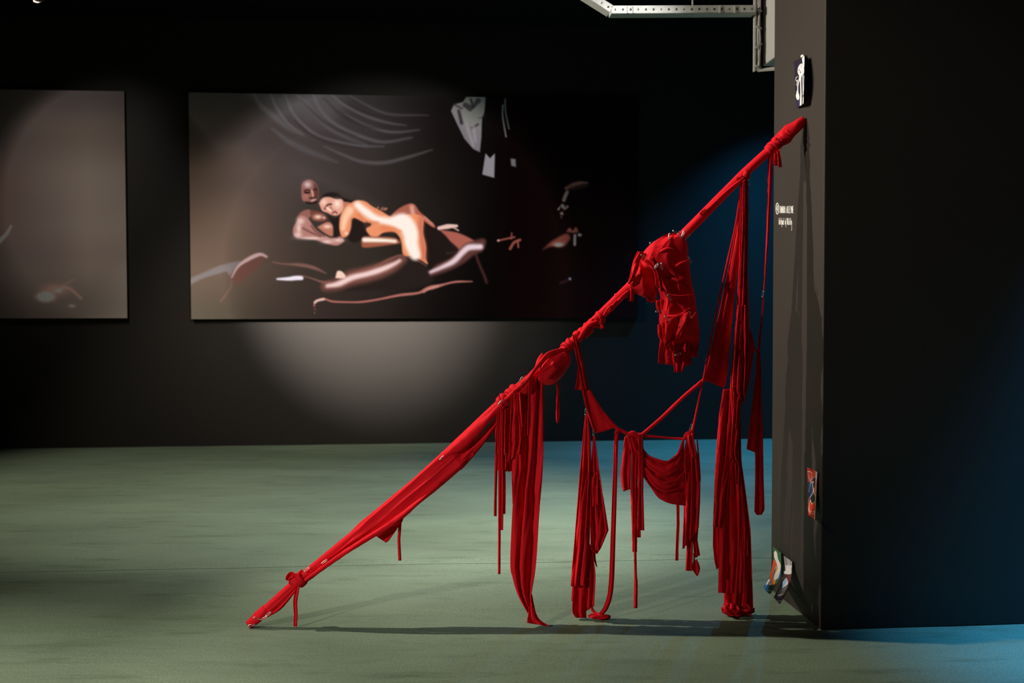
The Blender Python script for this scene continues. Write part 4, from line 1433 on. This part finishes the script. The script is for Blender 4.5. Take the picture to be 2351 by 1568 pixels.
# --- strap, triangle and swinging ropes
sheet('cloth_strap', [(1314, 768), (1320, 805), (1328, 845), (1338, 896)], [(1325, 766), (1337, 822), (1345, 866), (1351, 892)], 2, 5, .016, 130)
sheet('fabric_flap', [(1327, 846), (1323, 880), (1321, 894)], [(1331, 846), (1336, 880), (1339, 896)], 1, 3, .02, 131)
sheet('stretched_triangle', [(1338, 894), (1346, 932), (1356, 965), (1364, 989), (1371, 995)], [(1351, 890), (1369, 922), (1388, 950), (1410, 977), (1412, 982)], 1, 3, .004, 132, sharp=.1, label='taut triangle of red jersey')
rope('cord', [(1338, 894), (1346, 932), (1356, 965), (1364, 990)], 2.6, .006, 133, 9, .1, .06)
rope('cord', [(1351, 892), (1370, 924), (1390, 953), (1412, 979), (1432, 991), (1452, 1000), (1472, 998)], [3.5, 3, 2.6, 4.5, 4.5, 4, 5], .006, 134, 10, .1, .08)
pin(1346, 946, 86, .01)
pin(1364, 993, 86, .01)

sheet('hanging_cloth', [(1344, 952), (1339, 1000), (1330, 1105), (1320, 1230), (1310, 1346)], [(1349, 952), (1355, 1010), (1357, 1110), (1354, 1230), (1347, 1345)], 3, 10, [.0, .005, .012, .01, .01], 140, 3, pinch=.4)
sheet('hanging_cloth', [(1330, 1200), (1317, 1345), (1314, 1400), (1322, 1418)], [(1352, 1180), (1349, 1340), (1346, 1390), (1346, 1419)], 2, 7, -.012, 141)
sheet('hanging_cloth', [(1322, 1240), (1314, 1350), (1312, 1380)], [(1336, 1240), (1330, 1350), (1326, 1382)], 1, 5, -.02, 142)
sheet('hanging_cloth', [(1350, 1240), (1348, 1330), (1346, 1402)], [(1360, 1262), (1367, 1320), (1364, 1392)], 2, 8, -.01, 143, 3)
sheet('hanging_cloth', [(1362, 1000), (1357, 1064), (1355, 1166), (1356, 1262), (1371, 1272)], [(1366, 1000), (1372, 1052), (1383, 1130), (1397, 1217), (1380, 1257)], 3, 9, [.0, .004, .0, -.005], 144, 0, pinch=.4, smooth=False)
sheet('hanging_cloth', [(1357, 1100), (1355, 1140), (1356, 1166)], [(1372, 1080), (1373, 1130), (1373, 1160)], 2, 5, .012, 145)
sheet('fabric_tail', [(1356, 1250), (1362, 1280), (1369, 1300)], [(1368, 1255), (1367, 1280), (1371, 1302)], 1, 4, -.01, 146)
strip('cloth_strap', [(1420, 990), (1415, 1010), (1412, 1100), (1408, 1220), (1403, 1345), (1392, 1392), (1376, 1414)], [8, 9, 9.5, 10.5, 11, 11, 9], [.01, .01, .01, .012, .015, .02, .03], 147, 1, 3)
rope('cord', [(1412, 996), (1418, 988), (1424, 990)], [3, 4.5, 3], .012, 148, 9, .1, .06)
bundle('crumpled_hem', [(1350, 1412, 1352, 1418), (1362, 1409, 1364, 1421), (1378, 1411, 1380, 1423), (1392, 1410, 1394, 1422), (1402, 1413, 1402, 1419)], 2.0, .012, 150,
       ((3, 1.6, .5, 1.0), (5, -1.8, 1.9, 1.0)), 40, 44, amp=1.8)
rope('hem_fold', [(1358, 1394), (1362, 1404), (1374, 1411), (1398, 1414)], [3, 4, 4, 2], [.01, .02, .035, .03], 151, 12, .08, .14)

# --- middle group: knot, ropes, swag
rope('cord', [(1472, 999), (1520, 958), (1570, 910), (1606, 880), (1622, 868)], [4, 4.4, 4.2, 4, 5], .004, 160, 10, .05, .05)
rope('cord', [(1474, 1000), (1510, 1003), (1545, 1006), (1573, 1008)], [4, 2.6, 2.4, 3], .008, 161, 9, .05, .05)
rope('cord', [(1613, 878), (1604, 920), (1596, 958), (1589, 990)], [2.2, 2.4, 2.4, 3], .004, 162, 9, .05, .05)
pin(1587, 982, 70, .014)
rope('knot', [(1440, 1000), (1452, 996), (1462, 1000), (1478, 998)], [4, 7, 6, 5], .012, 163, 12, .15, .15)
sheet('hanging_cloth', [(1434, 1003), (1430, 1040), (1425, 1088), (1427, 1112), (1431, 1128)], [(1448, 1003), (1449, 1030), (1448, 1080), (1447, 1110), (1447, 1123)], 2, 5, .0, 164, 2, smooth=False)
sheet('hanging_cloth', [(1436, 1000), (1450, 1040), (1448, 1131), (1451, 1207), (1452, 1266)], [(1468, 1000), (1466, 1040), (1464, 1140), (1463, 1210), (1462, 1268)], 3, 7, .0, 165, 2, smooth=False)
sheet('cloth_strap', [(1466, 998), (1466, 1050), (1465, 1140), (1464, 1216)], [(1476, 998), (1477, 1050), (1477, 1140), (1479, 1218)], 2, 5, .022, 166, 1)
sheet('fabric_tail', [(1462, 1190), (1463, 1234)], [(1471, 1190), (1471, 1234)], 1, 3, .01, 167)
strip('fabric_strip', [(1457, 1200), (1458, 1266), (1459, 1320), (1460, 1340), (1459, 1396)], [5, 5.5, 6, 8, 8.5], .006, 168, 1, 2)
# swag: rows run along the sag, folds follow the curve
TOPE = [(1477, 1034), (1492, 1049), (1528, 1060), (1543, 1054), (1558, 1039), (1570, 1006)]
BOTE = [(1477, 1095), (1497, 1123), (1512, 1143), (1535, 1155), (1556, 1159), (1574, 1161)]
sheet('swag', TOPE, BOTE, 4, 7, [.0, .02, .035, .035, .025, .01], 170, sharp=.5, label='sagging red hammock of cloth')
rope('cord', TOPE, 2.6, [.004, .024, .04, .04, .03, .012], 171, 9, .05, .08)
for k, t in enumerate((.3, .52, .72)):
    pts = [(TOPE[i][0] * (1 - t) + BOTE[i][0] * t, TOPE[i][1] * (1 - t) + BOTE[i][1] * t + 4 * math.sin(i)) for i in range(6)]
    rope('cloth_crease', pts, [1, 3, 4, 4, 3, 1], [.006, .026, .044, .046, .034, .014], 172 + k, 9, .03, .05)
sheet('hanging_cloth', [(1448, 1004), (1454, 1030), (1470, 1060), (1478, 1092)], [(1470, 1000), (1474, 1016), (1478, 1030), (1480, 1044)], 3, 6, .01, 176)
sheet('hanging_cloth', [(1580, 992), (1570, 1040), (1570, 1100), (1570, 1174), (1567, 1262)], [(1588, 992), (1600, 1040), (1608, 1100), (1607, 1150), (1604, 1214)], 4, 9, [.01, .01, .0, .0], 177, 3, pinch=.3, smooth=False)
sheet('fabric_flap', [(1577, 1000), (1579, 1020), (1588, 1046), (1591, 1050)], [(1589, 994), (1596, 1020), (1599, 1045), (1597, 1052)], 2, 4, .03, 178)
sheet('hanging_cloth', [(1600, 1010), (1602, 1060), (1600, 1100)], [(1602, 1010), (1607, 1070), (1609, 1105)], 1, 4, .012, 179)
sheet('hanging_cloth', [(1576, 1150), (1577, 1240), (1574, 1310)], [(1592, 1150), (1591, 1240), (1589, 1311)], 2, 6, -.01, 180)
sheet('hanging_cloth', [(1590, 1170), (1591, 1230), (1594, 1282)], [(1606, 1170), (1601, 1240), (1607, 1274)], 2, 6, -.014, 181, 3, smooth=False)
sheet('fabric_tail', [(1592, 1288), (1589, 1305), (1600, 1322)], [(1600, 1284), (1607, 1304), (1602, 1322)], 1, 3, -.008, 182)
strip('fabric_strip', [(1593, 1270), (1594, 1290)], 3, -.01, 183, 1, 1)
strip('fabric_strip', [(1556, 1150), (1557, 1200), (1555, 1250), (1554, 1287)], 6.5, .012, 184, 1, 2)
rope('knot', [(1570, 1008), (1578, 998), (1588, 992), (1592, 1000)], [4, 6, 5, 3], .016, 185, 12, .15, .12)

# --- right group
for k, (pts, w) in enumerate((([(1703, 414), (1701, 520), (1700, 640)], [5, 5, 4]), ([(1710, 412), (1709, 540), (1706, 700)], [6, 6.5, 6]), ([(1715, 416), (1715, 540), (1712, 700)], [5, 5, 5]), ([(1706, 414), (1704, 520), (1698, 660)], [5, 5, 4]))):
    strip('cloth_strap', pts, w, .018 + .008 * (k % 2), 190 + k, 1, 3)
rope('cord', [(1702, 420), (1690, 510), (1672, 590), (1650, 690), (1630, 790), (1614, 878)], [2.5, 2.4, 2, 2, 2.2, 3], .01, 195, 9, .03, .05)
sheet('stretched_triangle', [(1701, 470), (1682, 565), (1658, 684), (1634, 795), (1619, 860), (1616, 872)], [(1704, 470), (1698, 580), (1684, 700), (1675, 800), (1667, 876), (1662, 891)], 1, 2, [.0, .0, .004, .0], 196, sharp=.1,
      label='tall taut wedge of red jersey')
sheet('hanging_cloth', [(1700, 470), (1697, 600), (1689, 740), (1679, 850), (1676, 896), (1678, 910)], [(1716, 470), (1716, 620), (1721, 760), (1731, 808), (1719, 887), (1704, 929)], 4, 9, [.008, .01, .012, .01], 198, 3, smooth=False)
sheet('hanging_cloth', [(1694, 700), (1686, 800), (1682, 900), (1697, 929)], [(1712, 700), (1712, 800), (1710, 880), (1710, 919)], 3, 8, .03, 199, 2)
rope('cord', [(1722, 760), (1731, 800), (1739, 806)], [3, 4, 3], .012, 200, 9, .05, .05)
sheet('hanging_cloth', [(1660, 893), (1651, 955), (1645, 1030), (1641, 1100), (1639, 1160), (1637, 1208)], [(1690, 893), (1686, 980), (1682, 1060), (1672, 1120), (1664, 1180), (1660, 1212)], 3, 9, .012, 201, 3, smooth=False)
sheet('hanging_cloth', [(1660, 900), (1654, 1040), (1652, 1200), (1649, 1361)], [(1700, 900), (1702, 1050), (1712, 1200), (1718, 1362)], 4, 11, [.0, -.006, -.004, .0], 202, 0, ph=1.0, label='tallest red cloth, falling in heavy folds to the floor')
sheet('hanging_cloth', [(1676, 880), (1682, 1000), (1690, 1110), (1690, 1250), (1680, 1402)], [(1700, 925), (1701, 1054), (1708, 1100), (1723, 1217), (1729, 1402)], 3, 11, [.018, .016, .01, .0, .0], 203, 0, smooth=False)
sheet('hanging_cloth', [(1684, 900), (1677, 1050), (1688, 1062), (1690, 1110)], [(1702, 920), (1692, 1040), (1700, 1070), (1698, 1118)], 2, 7, .034, 204, smooth=False)
sheet('hanging_cloth', [(1638, 1190), (1637, 1253), (1641, 1290), (1646, 1308)], [(1652, 1190), (1652, 1250), (1650, 1290), (1649, 1304)], 1, 5, -.012, 205, 2, smooth=False)
sheet('hanging_cloth', [(1664, 1330), (1662, 1361), (1663, 1404)], [(1690, 1330), (1690, 1370), (1692, 1408)], 2, 7, -.006, 206, 0)
sheet('hanging_cloth', [(1700, 1180), (1704, 1240), (1708, 1278)], [(1718, 1200), (1722, 1240), (1722, 1277)], 2, 6, .006, 207)
bundle('crumpled_hem', [(1656, 1398, 1658, 1406), (1668, 1393, 1672, 1414), (1684, 1395, 1688, 1418), (1702, 1392, 1704, 1416), (1720, 1393, 1722, 1412), (1732, 1397, 1733, 1406)], 1.1, .0, 210,
       ((3, 2.0, .5, 1.0), (5, -2.6, 1.9, 1.1), (8, 1.8, 3.2, .8)), 48, 70, amp=3.6)
for k, pts in enumerate(([(1656, 1394), (1668, 1400), (1680, 1408), (1690, 1410)], [(1674, 1394), (1684, 1402), (1700, 1404)], [(1700, 1398), (1716, 1402), (1732, 1397)], [(1660, 1386), (1668, 1396), (1664, 1404)], [(1690, 1388), (1696, 1400), (1688, 1411)], [(1712, 1386), (1722, 1396), (1728, 1404)], [(1676, 1384), (1680, 1394), (1672, 1406)])):
    rope('hem_fold', pts, [1.5, 4, 3.5, 1.5], [.03, .045, .03], 211 + k, 12, .1, .2)
# far right strip and cloth
strip('fabric_strip', [(1770, 346), (1767, 430), (1762, 540), (1757, 620), (1754, 668)], [11, 9, 5.5, 3, 2], .01, 220, 1, 3)
strip('fabric_strip', [(1753, 680), (1749, 730), (1743, 790), (1741, 812)], [2, 3, 5, 6], .01, 221, 1, 2)
pin(1753, 676, 80, .014)
sheet('hanging_cloth', [(1738, 806), (1735, 860), (1729, 914), (1719, 993), (1714, 1031)], [(1745, 806), (1747, 850), (1749, 952), (1751, 1000), (1752, 1046)], 2, 6, .008, 222, 0, smooth=False)
sheet('hanging_cloth', [(1731, 980), (1734, 1054), (1734, 1105), (1732, 1174), (1737, 1182)], [(1751, 980), (1752, 1046), (1753, 1105), (1755, 1171), (1748, 1182)], 2, 5, .0, 223, 1, smooth=False)
